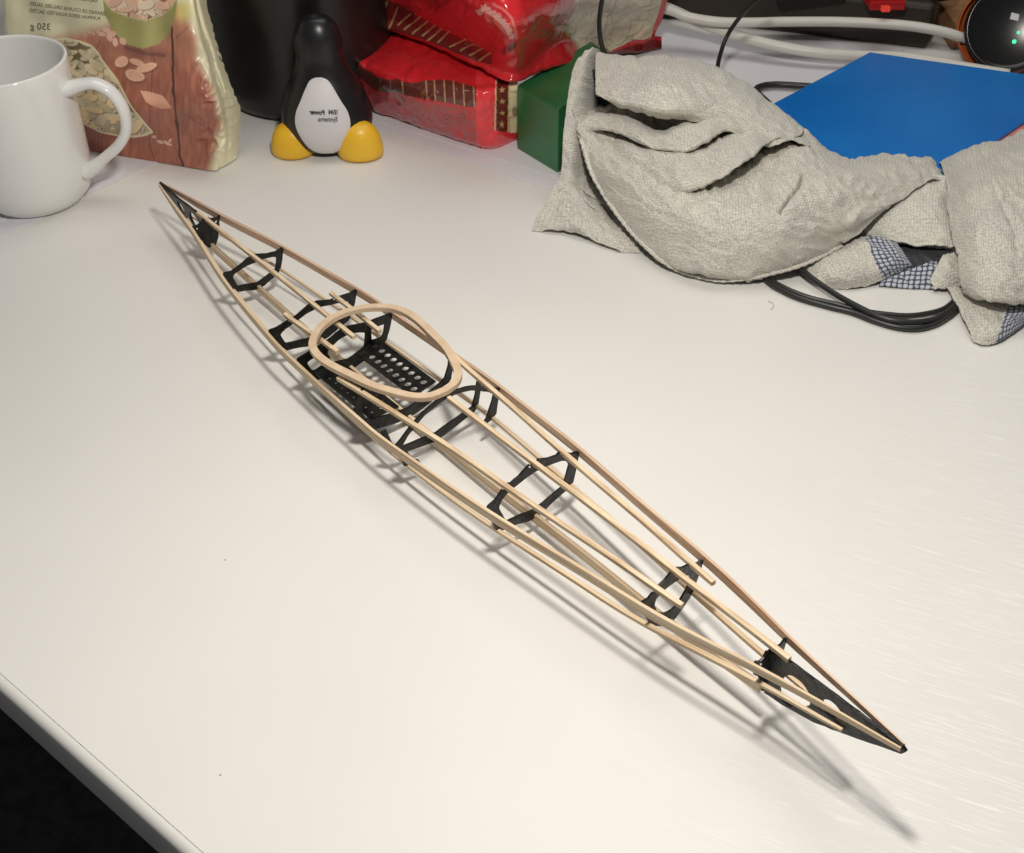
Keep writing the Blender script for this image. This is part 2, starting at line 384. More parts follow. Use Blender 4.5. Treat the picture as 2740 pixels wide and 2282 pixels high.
# half outlines run from the keel bottom, round the chine, up to the gunwale and in to the deck ridge
rib(6.05, sym([(0, 1.45), (.28, 1.5), (.55, 1.95), (.6, 2.2), (.78, 2.65), (.86, 3.0), (.98, 3.35), (.7, 3.3), (.35, 3.38), (.2, 3.52), (0, 3.5)]),
    [[(-.5, 3.02), (-.72, 3.14), (-.66, 2.86)]], 'small solid black frame near the stern')
rib(11.71, sym([(0, 1.15), (.35, 1.2), (.9, 1.42), (1.38, 1.58), (1.62, 1.82), (1.85, 2.4), (2.05, 3.02), (2.0, 3.2), (1.5, 3.12), (.95, 3.24), (.22, 3.52), (.15, 3.45), (0, 3.45)]),
    [sym([(0, 1.62), (.85, 1.86), (1.28, 1.96), (1.5, 2.7), (1.3, 2.84), (.5, 3.0), (0, 2.98)])])
rib(18.27, sym([(0, .72), (.7, .85), (1.4, 1.1), (2.1, 1.28), (2.35, 1.6), (2.65, 2.2), (2.93, 2.96), (2.87, 3.1), (2.4, 3.05), (1.66, 3.16), (1.64, 3.02), (1.34, 3.02), (1.32, 3.2), (1.2, 3.18), (.22, 3.55), (.15, 3.46), (0, 3.46)]),
    [sym([(0, 1.3), (.6, 1.4), (1.85, 1.72), (2.06, 1.8), (2.28, 2.5), (2.0, 2.65), (1.1, 2.85), (.5, 3.02), (0, 3.05)])])
rib(21.47, sym([(0, .62), (.8, .78), (1.6, 1.0), (2.2, 1.1), (2.55, 1.5), (2.85, 2.1), (3.12, 2.88), (3.05, 3.05), (2.85, 3.08), (1.5, 3.22), (1.3, 3.24), (.2, 3.57), (.15, 3.46), (0, 3.46)]),
    [sym([(0, 1.45), (.8, 1.66), (1.06, 1.75), (1.25, 2.58), (1.0, 2.74), (.4, 2.98), (0, 3.02)]),
     [(1.58, 1.9), (2.25, 1.78), (2.4, 2.05), (2.55, 2.5), (2.35, 2.58), (1.66, 2.62)],
     [(-1.58, 1.9), (-1.66, 2.62), (-2.35, 2.58), (-2.55, 2.5), (-2.4, 2.05), (-2.25, 1.78)]])
def u_frame(s, outer_half, inner_half):
    outer = sym(outer_half); inner = sym(inner_half)
    # outer_half runs from the keel to the gunwale: rebuild as one open U band
    o = [(-x, y) for x, y in outer_half[::-1]]+[p for p in outer_half if abs(p[0]) > 1e-6]
    i = [(-x, y) for x, y in inner_half[::-1]]+[p for p in inner_half if abs(p[0]) > 1e-6]
    return rib(s, o+i[::-1], [])
u_frame(27.0, [(0, .66), (.9, .8), (2.0, 1.08), (2.45, 1.28), (2.9, 1.75), (3.1, 2.5), (3.22, 3.1)], [(0, 1.38), (.6, 1.48), (2.15, 1.85), (2.5, 2.05), (2.78, 2.7), (2.85, 3.1)])
for sg in (-1, 1):
    V, Fs = plate([[(2.82*sg, 2.95), (3.18*sg, 3.05), (2.62*sg, 4.15), (2.35*sg, 4.1)]], lambda x, y: KP(27.0, x, y), .12, a_)
    clean(obj('coaming_bracket', V+a_*.13, Fs, M_black, kay))
u_frame(29.4, [(0, .62), (.5, .72), (1.9, 1.02), (2.5, 1.12), (2.78, 1.35), (2.98, 2.1), (3.22, 3.1)], [(0, 1.2), (.4, 1.28), (2.0, 1.5), (2.4, 1.58), (2.66, 2.2), (2.86, 3.1)])
rib(30.75, [(-x, y) for x, y in [(2.0, 1.28), (2.55, 1.4), (2.95, 1.65), (3.16, 2.6), (3.28, 3.18), (2.62, 3.62), (2.3, 3.85), (1.96, 4.06), (1.5, 4.3), (1.0, 4.47), (.5, 4.58), (0, 4.62)]]
    + [(x, y) for x, y in [(0.5, 4.58), (1.0, 4.47), (1.5, 4.3), (1.96, 4.06), (2.3, 3.85), (2.62, 3.62), (3.28, 3.18), (3.16, 2.6), (2.95, 1.65), (2.55, 1.4), (2.0, 1.28)]]
    + [(x, y) for x, y in [(2.05, 1.5), (2.3, 1.72), (2.72, 2.6), (2.84, 3.0), (2.5, 3.35), (2.2, 3.55), (1.8, 3.83), (1.4, 4.05), (.95, 4.2), (.5, 4.3), (0, 4.34)]]
    + [(-x, y) for x, y in [(.5, 4.3), (.95, 4.2), (1.4, 4.05), (1.8, 3.83), (2.2, 3.55), (2.5, 3.35), (2.84, 3.0), (2.72, 2.6), (2.3, 1.72), (2.05, 1.5)]], [], 'black arched frame in front of the cockpit')
rib(37.29, sym([(0, .98), (.5, 1.04), (1.1, 1.3), (1.75, 1.46), (2.15, 1.52), (2.42, 1.82), (2.62, 2.6), (2.82, 3.48), (2.72, 3.6), (2.3, 3.72), (1.87, 4.1), (1.82, 3.95), (1.6, 3.98), (1.55, 4.28), (1.4, 4.18), (.9, 4.3), (.26, 4.62), (.2, 4.5), (0, 4.5)]),
    [sym([(0, 1.6), (.4, 1.66), (1.0, 1.82), (1.76, 1.95), (2.14, 3.1), (1.95, 3.45), (1.7, 3.62), (1.2, 3.76), (.5, 3.9), (0, 3.95)])])
rib(46.19, sym([(0, 1.27), (.35, 1.38), (.8, 1.75), (1.2, 2.1), (1.42, 2.62), (1.65, 3.3), (1.82, 3.98), (1.74, 4.1), (1.45, 4.05), (1.18, 4.22), (1.12, 4.12), (.92, 4.16), (.88, 4.38), (.5, 4.48), (.2, 4.7), (.15, 4.6), (0, 4.6)]),
    [sym([(0, 2.12), (.3, 2.2), (.65, 2.5), (.9, 2.85), (1.06, 3.4), (.95, 3.68), (.5, 3.84), (0, 3.88)])])
rib(51.43, sym([(0, 1.85), (.15, 1.95), (.42, 2.9), (.55, 3.3), (.82, 3.6), (.95, 4.38), (.84, 4.48), (.6, 4.28), (.4, 4.34), (.26, 4.62), (.15, 4.5), (0, 4.5)]), [], 'small solid black frame at the bow')

def long_plate(name, outer, holes, th=.14, label=None):
    loops = [subdiv_loop(outer, step=.3, jit=.01)]+[offset(rounded(h, .16), .05) for h in holes]
    V, Fs = plate(loops, lambda x, y: KP(x, 0, y), th, kt)
    o = clean(obj(name, V, Fs, M_black, kay))
    if label: o['label'] = label
    return o
long_plate('bow_plate', [(51.5, 1.84), (52.4, 1.98), (53.9, 2.41), (55.5, 3.27), (56.6, 3.9), (57.55, 4.45), (57.68, 4.7), (57.5, 4.86), (54.6, 4.76), (52.4, 4.66), (51.5, 4.4)],
    [[(52.35, 2.25), (52.75, 2.25), (53.2, 2.6), (53.58, 3.2), (53.5, 3.74), (53.12, 4.06), (52.62, 4.04), (52.34, 3.7), (52.22, 3.2), (52.2, 2.6)],
     [(54.15, 3.65), (54.5, 3.5), (54.85, 3.7), (54.98, 4.05), (54.7, 4.27), (54.38, 4.3), (54.12, 4.05)]])
long_plate('stern_plate', [(-.05, 3.42), (1.2, 2.95), (2.17, 2.55), (3.0, 2.2), (3.9, 1.85), (5.0, 1.58), (5.98, 1.48), (5.98, 3.42), (5.05, 3.47), (2.5, 3.4), (.25, 3.56), (-.02, 3.54)],
    [[(2.3, 2.85), (2.62, 2.6), (3.0, 2.42), (3.08, 2.75), (2.75, 3.08), (2.35, 3.15)], [(3.85, 2.35), (4.3, 2.1), (4.8, 2.25), (4.95, 2.8), (4.4, 3.1), (3.85, 3.02)]])

def strip(name, ctrl, w, h, m, n=90, label=None, taper=None):
    """ctrl: (s,t,h of the top face)"""
    P = cr_len([np.array(c, float) for c in ctrl], n)
    # hand-made wobble
    ph = rng.uniform(0, 6, 2)
    P[:, 1] += .018*np.sin(P[:, 0]*.55+ph[0]); P[:, 2] += .015*np.sin(P[:, 0]*.7+ph[1])
    W3 = np.array([KP(*q) for q in P])
    V, Fs = sweep(W3, [(a, b-h/2) for a, b in rect(w, h, .02)], up=kz, scale=None if taper is None else np.interp(P[:, 0], *taper))
    k = 8; per = np.cumsum([0]+[math.dist(rect(w, h, .02)[i], rect(w, h, .02)[(i+1) % 8]) for i in range(8)])[:8]
    uv = np.array([(i*.6, per[j]) for i in range(n) for j in range(k)])*np.array([60/n/1.0, 1])
    o = clean(obj(name, V, Fs, m, kay, uv=uv))
    if label: o['label'] = label
    return o
gw = [(0, .0, 3.42), (2.6, .42, 3.38), (6.05, .98, 3.36), (11.71, 2.06, 3.12), (18.27, 2.94, 3.02), (21.47, 3.13, 2.98), (27, 3.26, 3.08), (30.75, 3.28, 3.22), (37.29, 2.82, 3.58), (46.19, 1.83, 4.1), (51.43, .95, 4.46), (55, .38, 4.68), (57.5, .0, 4.80)]
for sg, m, lb in ((1, M_pine, 'pale pine gunwale on the near side'), (-1, M_pine2, 'pinkish pine gunwale on the far side')):
    strip('gunwale', [(s, sg*(t+.10), h+.03) for s, t, h in gw], .17, .52, m, n=150, label=lb, taper=([0, 4, 48, 57.5], [.45, 1, 1, .45]))
ch = [(3.6, .12, 2.5), (6.05, .58, 2.2), (11.71, 1.52, 1.88), (18.27, 2.22, 1.52), (21.47, 2.4, 1.38), (27, 2.62, 1.45), (30.75, 2.6, 1.55), (37.29, 2.2, 1.76), (42, 1.75, 2.05), (46.19, 1.28, 2.35), (51.43, .52, 3.05), (55.2, .09, 3.5)]
for sg in (1, -1):
    strip('chine_stringer', [(s, sg*(t+.08), h) for s, t, h in ch], .22, .23, M_pine, n=130, taper=([0, 3.6, 50, 55.2], [.6, .6, 1, .6]))
strip('keel_stringer', [(4.2, 0, 1.92), (6.05, 0, 1.72), (11.71, 0, 1.42), (18.27, 0, 1.05), (24, 0, .92), (30.75, 0, .92), (37.29, 0, 1.25), (42, 0, 1.40), (46.19, 0, 1.58), (51.2, 0, 2.10)], .20, .56, M_pine, n=120)
strip('deck_stringer', [(5.0, 0, 3.52), (6.05, 0, 3.6), (11.71, 0, 3.62), (18.27, .02, 3.62), (22.55, .05, 3.66)], .235, .235, M_pine, label='single rear deck stringer on the centre line')
for sg in (1, -1):
    strip('deck_stringer', [(17.75, sg*1.52, 3.32), (18.27, sg*1.5, 3.32), (20, sg*1.44, 3.4), (21.47, sg*1.4, 3.46), (22.9, sg*1.36, 3.5)], .235, .235, M_pine, n=30, label='short rear deck stringer beside the cockpit')
    strip('deck_stringer', [(25.3, sg*2.84, 3.98), (28, sg*2.55, 4.12), (30.75, sg*2.27, 4.2), (34, sg*1.98, 4.3), (37.29, sg*1.72, 4.34), (42, sg*1.35, 4.4), (46.19, sg*1.03, 4.45), (47.6, sg*.92, 4.5)], .235, .235, M_pine, label='long fore deck stringer beside the centre line')
strip('deck_stringer', [(30.9, 0, 4.55), (34, .02, 4.66), (37.29, 0, 4.7), (42, 0, 4.76), (46.19, 0, 4.82), (52.35, .05, 4.86)], .235, .235, M_pine, label='fore deck stringer on the centre line')
# coaming: egg shaped plywood ring
egg = [(20.72, 0), (20.78, .6), (21.2, 1.55), (22.3, 2.62), (23.2, 2.97), (24.4, 3.02), (25.8, 2.84), (27.7, 2.48), (28.95, 2.05), (30.05, 1.55), (30.66, .85), (30.84, 0)]
half = cr_len([(20.72, 0), (20.80, .65), (21.25, 1.65), (22.2, 2.6), (23.3, 2.99), (24.6, 3.0), (26.1, 2.77), (27.75, 2.47), (29.0, 2.03), (30.02, 1.55), (30.66, .86), (30.84, 0)], 60)
ring = np.vstack([half, half[-2:0:-1]*[1, -1]])
T2 = np.roll(ring, -1, 0)-np.roll(ring, 1, 0); T2 /= np.linalg.norm(T2, axis=1)[:, None]; N2 = np.stack([-T2[:, 1], T2[:, 0]], 1)
cen2 = ring.mean(0); sgn = np.sign(((cen2-ring)*N2).sum(1)); N2 *= sgn[:, None]
hc = lambda s: 4.1+.07*(s-20)
Vc = []; wd = .40; thc = .27
for p, n2 in zip(ring, N2):
    i = p+n2*wd
    for q, dz in ((p, 0), (i, 0), (i+n2*.01, -.04), (i+n2*.01, -thc), (p, -thc), (p-n2*.01, -.04)):
        Vc.append(KP(q[0], q[1], hc(q[0])+dz))
clean(obj('coaming', np.array(Vc), grid_faces(len(ring), 6, True)+[(len(ring)*6-6+j, len(ring)*6-6+(j+1) % 6, (j+1) % 6, j) for j in range(6)], M_ply, kay, smoothed=False))
# perforated seat panels
def panel(tin, tout, hin, hout, holes_t, s0, s1, r):
    outer = [(s0, tin), (s1, tin), (s1, tout), (s0, tout)]
    hs = []
    for ti in holes_t:
        for k in range(9):
            cs = s0+.45+k*(s1-s0-.8)/8.2
            hs.append([(cs+r*1.05*math.cos(a), ti+r*math.sin(a)) for a in np.linspace(0, 2*math.pi, 13)[:-1]])
    def place(s, t):
        f = (t-tin)/(tout-tin); return KP(s, t, hin+(hout-hin)*f+.03*(s-s0))
    return plate([outer]+hs, place, .10, kz)
V, Fs = panel(-.42, -1.98, 1.60, 1.82, [-1.52, -.86], 21.55, 26.9, .19); clean(obj('seat_panel', V, Fs, M_black, kay))
V, Fs = panel(.52, 2.3, 1.55, 1.72, [1.9, 1.35, .85], 21.55, 27.0, .09); clean(obj('seat_panel', V, Fs, M_black, kay))
# little beads of glue where the strips cross the frames
for s, t, h in [(6.13, .72, 3.1), (6.13, -.25, 2.9), (37.38, .3, 4.52), (51.51, .62, 4.15)]:
    v, f = lathe([(.001, -.05), (.035, -.035), (.05, 0), (.035, .035), (.001, .045)], KP(s, t, h), 8)
    obj('glue_bead', v, f, M_glue, kay, smoothed=True)

# ------------------------------------------------------------------ mug
mc = W(-6, 160, 9.9); mc[2] = .05
mug = thing('mug', 'plain white glazed china mug cut off by the left edge of the photo', 'mug', mc)
RO, HM = 4.28, 9.85
pr = [(0.01, .25), (2.6, .25), (2.75, .0), (3.0, 0), (3.25, .12), (3.75, .75), (4.0, 1.6), (4.08, 3), (4.16, 6), (4.26, 9.0), (RO, HM-.12), (RO-.03, HM-.03), (RO-.13, HM), (RO-.23, HM-.05), (RO-.28, HM-.2), (3.95, 8), (3.85, 4), (3.7, 1.6), (3.2, .75), (2.2, .55), (.01, .5)]
V, Fs = lathe(pr, mc, 72); obj('cup_body', V, Fs, M_china, mug, smoothed=True)
hd = np.array([1, -.10, 0]); hd /= np.linalg.norm(hd)
hp = cr_len([(3.95, 7.95), (4.5, 8.1), (5.3, 8.35), (6.2, 8.4), (7.1, 7.8), (7.6, 6.6), (7.45, 5.2), (6.7, 4.1), (5.6, 3.2), (4.7, 2.5), (3.9, 2.0)], 44)
P = np.array([mc+hd*r+z0*z for r, z in hp])
sc = np.ones(44); sc[:8] = np.linspace(1.45, 1, 8)**1; sc[-8:] = np.linspace(1, 1.5, 8)
side = np.cross(hd, z0)
V, Fs = sweep(P, circ(.36, 16, .56), up=side, scale=sc); obj('handle', V, Fs, M_china, mug, smoothed=True)

# ------------------------------------------------------------------ papers under things
def sheet(name, pts, z, label, cat, m=M_paper, th=.05, holes=None):
    V, Fs = prism([tuple(q) for q in pts], z, z+th); o = clean(obj(name, V, Fs, m)); tag(o, label, cat); return o
pa, pb = W(0, 637, 0)[:2], W(412, 440, 0)[:2]; d = (pb-pa)/np.linalg.norm(pb-pa); nn = np.array([-d[1], d[0]])
sheet('paper_sheet', [pa-d*12, pb+d*0.5, pb+d*.5+nn*24, pa-d*12+nn*24], .01, 'loose white paper sheet under the mug and the seed bag', 'paper')
pa2, pb2 = W(0, 600, 0)[:2]+nn*.0, W(398, 430, 0)[:2]
sheet('envelope', [W(-60, 640, 0)[:2]+nn*1.0, W(318, 468, 0)[:2]+nn*.1, W(335, 440, 0)[:2], W(270, 415, 0)[:2], pa-d*10+nn*12], .07, 'thin white envelope on the sheet beneath the mug', 'envelope')
c1, c2 = W(1000, 338, 0)[:2], W(1475, 512, 0)[:2]; d2 = (c2-c1)/np.linalg.norm(c2-c1); n2 = np.array([-d2[1], d2[0]])
if n2[1] < 0: n2 = -n2
env = sheet('paper_sheet', [c1-d2*6, c2+d2*1.2, c2+d2*1.2+n2*20+d2*6, c1-d2*6+n2*20], .01, 'white paper sheet poking out under the red packs and green box', 'paper')
q1, q2 = W(1160, 380, 0)[:2], W(1425, 452, 0)[:2]
sheet('envelope', [W(1010, 325, 0)[:2], W(1500, 480, 0)[:2], W(1500, 480, 0)[:2]+n2*12, W(1010, 325, 0)[:2]+n2*12], .07, 'white envelope lying on the sheet under the red packs', 'envelope')
sheet('paper_sheet', [W(1700, 330, 0)[:2], W(2250, 300, 0)[:2], W(2420, 130, 0)[:2], W(1560, 60, 0)[:2]], .015, 'white paper sheet behind the towel under the thick cables', 'paper')

# ------------------------------------------------------------------ print painting helpers (colours in photo sRGB -> albedo)
def alb(c, k=1.0): return np.minimum(np.array(lin(c))*k, .85)
def inpoly(x, y, poly):
    r = np.zeros(x.shape, bool); n = len(poly)
    for i in range(n):
        x1, y1 = poly[i]; x2, y2 = poly[(i+1) % n]
        c = ((y1 > y) != (y2 > y)); xi = (x2-x1)*(y-y1)/((y2-y1) if y2 != y1 else 1e-9)+x1
        r ^= c & (x < xi)
    return r
def polydist(x, y, pl):
    d = np.full(x.shape, 1e9)
    for (x1, y1), (x2, y2) in zip(pl[:-1], pl[1:]):
        dx, dy = x2-x1, y2-y1; t = np.clip(((x-x1)*dx+(y-y1)*dy)/(dx*dx+dy*dy+1e-9), 0, 1)
        d = np.minimum(d, np.hypot(x-x1-t*dx, y-y1-t*dy))
    return d
def polysigned(x, y, pl):
    d = np.full(x.shape, 1e9); sg = np.ones(x.shape); NX = np.zeros(x.shape); NY = np.ones(x.shape)
    for (x1, y1), (x2, y2) in zip(pl[:-1], pl[1:]):
        dx, dy = x2-x1, y2-y1; l = math.hypot(dx, dy); t = np.clip(((x-x1)*dx+(y-y1)*dy)/(l*l), 0, 1)
        dd = np.hypot(x-x1-t*dx, y-y1-t*dy); nx, ny = -dy/l, dx/l
        if ny < 0: nx, ny = -nx, -ny
        k = dd < d; d = np.where(k, dd, d); sg = np.where(k, np.where((x-x1)*nx+(y-y1)*ny < 0, 1., -1.), sg); NX = np.where(k, nx, NX); NY = np.where(k, ny, NY)
    return d, sg, NX, NY
def sstep(a, b, x): t = np.clip((x-a)/(b-a), 0, 1); return t*t*(3-2*t)
def fbm(x, y, sc, seed=0):
    out = np.zeros(x.size); xf, yf = x.ravel()/sc, y.ravel()/sc
    for i in range(x.size): out[i] = noise.noise(Vector((xf[i], yf[i], seed*7.3)))
    return out.reshape(x.shape)
def mixc(col, m, c): 
    m = m[..., None]; return col*(1-m)+np.asarray(c)*m
def ell(x, y, cx, cy, a, b, deg):
    t = math.radians(deg); u = (x-cx)*math.cos(t)+(y-cy)*math.sin(t); v = -(x-cx)*math.sin(t)+(y-cy)*math.cos(t); return np.hypot(u/a, v/b), u, v
def scatter_seeds(col, x, y, mask, bbox, n, a, b, tones, seed, edge):
    r = np.random.default_rng(seed)
    for _ in range(n):
        cx, cy = r.uniform(bbox[0], bbox[2]), r.uniform(bbox[1], bbox[3]); aa = a*r.uniform(.8, 1.2); bb = b*r.uniform(.6, 1.15); dg = r.uniform(0, 180)
        e, u, v = ell(x, y, cx, cy, aa, bb, dg); t = tones[r.integers(len(tones))]*r.uniform(.88, 1.1)
        sh = ell(x, y, cx+2.5, cy+3, aa, bb, dg)[0]
        col = mixc(col, (1-sstep(.9, 1.12, sh))*.55*mask, edge)
        k = (1-sstep(.93, 1.03, e))*mask; col = mixc(col, k, t)
        col = mixc(col, (sstep(.72, .82, e)*(1-sstep(.84, .97, e)))*mask*.35, t*1.25)
    return col

# ------------------------------------------------------------------ seed bag
def baseY(u): return 83.6-.0102*u
rowsB = []
for v, lean, uu in ((-170, 3.2, [-8, 120, 250, 380, 470, 500, 515, 530]), (-60, 1.9, [-2, 120, 250, 380, 500, 520, 533, 545]), (60, .9, [12, 130, 260, 390, 515, 538, 552, 563]),
                    (180, .1, [30, 140, 270, 400, 540, 570, 588, 602]), (290, -.5, [45, 150, 280, 410, 570, 603, 622, 640]), (370, -.2, [60, 160, 290, 420, 578, 612, 630, 641]), (None, 0, [75, 190, 300, 430, 562, 590, 612, 632])):
    r = []
    for j, u in enumerate(uu):
        vv = v if v is not None else (np.interp(u, [0, 190, 562, 600, 640], [365, 396, 456, 446, 418]))
        bul = -1.1*math.sin(math.pi*min(1, j/5.0)) if (v is not None and v < 360) else 0
        y = baseY(min(u, 562))+lean+bul+(0 if j < 5 else (j-4)*1.1)
        if v is None:
            p = W(u, vv, .08)
        else: p = WY(u, vv, y)
        r.append(np.array([*p, u, vv]))
    rowsB.append(r)
NU, NV = 330, 330
G = net(rowsB, NU, NV); X, Y = G[..., 3], G[..., 4]; P3 = G[..., :3]
nz = fbm(X[::4, ::4], Y[::4, ::4], 70, 1); nz = np.kron(nz, np.ones((4, 4)))[:NV, :NU]
def up4(a, n, m): 
    i = np.linspace(0, a.shape[0]-1, n); j = np.linspace(0, a.shape[1]-1, m)
    a1 = np.stack([np.interp(j, np.arange(a.shape[1]), r) for r in a]); return np.stack([np.interp(i, np.arange(a.shape[0]), a1[:, k]) for k in range(m)], 1)
nz = up4(fbm(X[::4, ::4], Y[::4, ::4], 60, 1), NV, NU); nz2 = up4(fbm(X[::4, ::4], Y[::4, ::4], 24, 2), NV, NU)
P3 = P3.copy(); gus = sstep(500, 590, X)*sstep(-60, 100, Y)
rid = np.abs(nz2); fl = sstep(0, 70, np.interp(X, [0, 190, 562, 600, 640], [365, 396, 456, 446, 418])-Y); P3[..., 1] += (nz*.35+gus*(rid*.8-.15))*fl+.0; P3[..., 2] = np.maximum(P3[..., 2], .06)
# art
kB_ = 1.25
cream = alb((212, 207, 175), kB_); col = np.ones((NV, NU, 3))*cream
wood = alb((168, 106, 86), 1.1); wood2 = alb((126, 70, 56), 1.1); pinkw = alb((214, 168, 138), kB_)
fine = fbm(X[:, ::2], Y[:, ::2]*.12, 5, 4); fine = up4(fine, NV, NU)
fine2 = up4(fbm(X[:, ::2], Y[:, ::2]*.3, 14, 5), NV, NU)
wc = wood*(1+.0*X[..., None]); wc = mixc(wc, np.clip(.5+fine*.9, 0, 1)*.55, wood2); wc = mixc(wc, sstep(.1, .6, fine2)*.35, alb((196, 130, 106), kB_))
wc = mixc(wc, sstep(220, 90, Y)*.25, pinkw)
right = np.interp(Y, [-50, 40, 100, 160, 240, 330, 460], [470, 505, 528, 540, 572, 598, 560])
edge = 1-sstep(-22, 12, X-right+nz*12)
topf = sstep(0, 1, np.clip((Y-np.interp(X, [0, 100, 200, 300, 460, 520], [120, 95, 62, 40, -25, 5]))/50, 0, 1))
fade = edge*topf
col = mixc(col, fade, wc) if False else col*(1-fade[..., None])+wc*fade[..., None]
for pl, w, s in (([(458, 60), (463, 200), (470, 320), (487, 445)], 3.0, .95), ([(412, 150), (402, 290), (403, 400), (410, 430)], 1.4, .7), ([(265, 110), (250, 180)], 1.5, .6), ([(300, 90), (340, 130), (440, 150)], 5, .5), ([(318, 370), (322, 430)], 1.2, .5), ([(480, 300), (560, 345)], 1.0, .45), ([(470, 100), (505, 70)], 1.4, .5)):
    d_ = polydist(X+nz2*5, Y, pl); col = mixc(col, (1-sstep(w*.6, w*1.4, d_))*s*np.clip(fade+.2, 0, 1), alb((66, 34, 34), kB_))
# darker table shade printed at the bowl foot and yellow glow
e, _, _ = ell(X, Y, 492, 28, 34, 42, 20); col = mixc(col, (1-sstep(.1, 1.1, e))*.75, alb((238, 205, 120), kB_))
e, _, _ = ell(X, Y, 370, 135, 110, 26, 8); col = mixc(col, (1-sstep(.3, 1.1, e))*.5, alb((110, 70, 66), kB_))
bowl = [(276, -40), (277, 0), (281, 40), (296, 75), (318, 105), (345, 122), (385, 128), (425, 118), (450, 95), (466, 55), (474, 10), (476, -40)]
bm_ = inpoly(X, Y, bowl); gcol = mixc(np.ones((NV, NU, 3))*alb((150, 146, 92), kB_), sstep(250, 400, X)*.6, alb((168, 162, 106), kB_))
gcol = mixc(gcol, sstep(400, 470, X)*.6, alb((126, 124, 74), kB_)); col = np.where(bm_[..., None], gcol, col)
rim = np.interp(X, [277, 300, 340, 390, 430, 460, 474], [0, 30, 50, 57, 48, 22, -5])
ins = bm_ & (Y < rim-5) & (X > 286) & (X < 468); col = np.where((bm_ & (Y < rim-2) & ~ins)[..., None], alb((186, 178, 130), kB_), col)
col = np.where(ins[..., None], alb((140, 98, 78), kB_), col)
col = scatter_seeds(col, X, Y, ins.astype(float), (285, -50, 470, 55), 75, 22, 11, [alb((222, 184, 160), kB_), alb((230, 196, 170), kB_), alb((206, 168, 140), kB_)], 3, alb((110, 70, 55), kB_))
for cx, cy, a, b, dg in ((325, 166, 15, 18, 70), (366, 165, 21, 8, 10), (393, 178, 28, 11, -12), (362, 200, 28, 16, 12)):
    e, u, v = ell(X, Y, cx+3, cy+5, a, b, dg); col = mixc(col, (1-sstep(.85, 1.1, e))*.5, alb((90, 50, 40), kB_))
    e, u, v = ell(X, Y, cx, cy, a, b, dg); col = mixc(col, 1-sstep(.95, 1.02, e), alb((214, 165, 140), kB_)*(1+.0)); col = mixc(col, (sstep(.7, .8, e)*(1-sstep(.82, .95, e)))*.5, alb((232, 196, 165), kB_))
sp = inpoly(X, Y, [(375, 243), (400, 247), (435, 258), (446, 272), (460, 291), (430, 292), (403, 283), (390, 272)]); col = np.where(sp[..., None], mixc(np.ones((NV, NU, 3))*alb((222, 164, 138), kB_), sstep(265, 292, Y)*.5, alb((170, 110, 86), kB_)), col)
for cx, cy, a, b, dg in ((285, 82, 13, 7, 25), (292, 100, 12, 7, 60), (308, 112, 12, 7, 75), (328, 112, 11, 8, 40), (272, 92, 10, 6, 10), (300, 92, 10, 8, 0), (240, 85, 4, 3, 0), (250, 90, 3, 4, 20), (230, 93, 3, 2, 0), (262, 84, 3, 5, 30), (222, 84, 4, 3, 0), (413, 364, 7, 4, 0), (430, 377, 9, 5, 20), (446, 379, 9, 4, 40), (456, 374, 6, 3, 120), (456, 384, 6, 3, 30)):
    e, u, v = ell(X, Y, cx, cy, a, b, dg); col = mixc(col, (1-sstep(.9, 1.05, e))*.9, alb((212, 172, 150), kB_))
win = [(90, 120), (136, 107), (180, 104), (215, 109), (240, 122), (262, 142), (285, 172), (305, 203), (330, 245), (355, 287), (385, 327), (408, 352), (390, 360), (360, 365), (315, 363), (270, 351), (225, 333), (190, 310), (150, 270), (110, 200)]
wi = inpoly(X, Y, win).astype(float)
wcol = np.ones((NV, NU, 3))*alb((108, 98, 70), kB_)
wcol = scatter_seeds(wcol, X, Y, wi, (120, 95, 410, 370), 300, 24, 11, [alb((190, 176, 145), kB_), alb((202, 190, 158), kB_), alb((170, 158, 128), kB_), alb((216, 192, 150), kB_), alb((182, 172, 146), kB_)], 5, alb((92, 80, 58), kB_))
col = col*(1-wi[..., None])+wcol*wi[..., None]
col = mixc(col, (1-sstep(1.6, 3.2, polydist(X, Y, win+[win[0]])))*1.0, alb((222, 205, 168), kB_))
# left crimp edge
col = mixc(col, (1-sstep(4, 12, X-np.interp(Y, [-170, 60, 370], [-8, 12, 60])))*.6, alb((170, 168, 165), kB_))
bag = thing('seed_bag', 'standing foil bag of pumpkin seeds printed with a green bowl on red wood', 'bag', P3[NV-1, NU//2]*[1, 1, 0])
# close the bag with a back skin
back = P3[::6, ::6].copy(); nb_, mb_ = back.shape[:2]
back[..., 1] += 6.0*np.sin(np.linspace(0, math.pi, mb_))[None, :]**.6*np.linspace(.35, 1, nb_)[:, None]+.4
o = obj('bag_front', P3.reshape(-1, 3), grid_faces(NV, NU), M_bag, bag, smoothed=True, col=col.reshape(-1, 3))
o = obj('bag_back', back.reshape(-1, 3), grid_faces(nb_, mb_), M_bag, bag, smoothed=True, col=np.ones((nb_*mb_, 3))*cream)
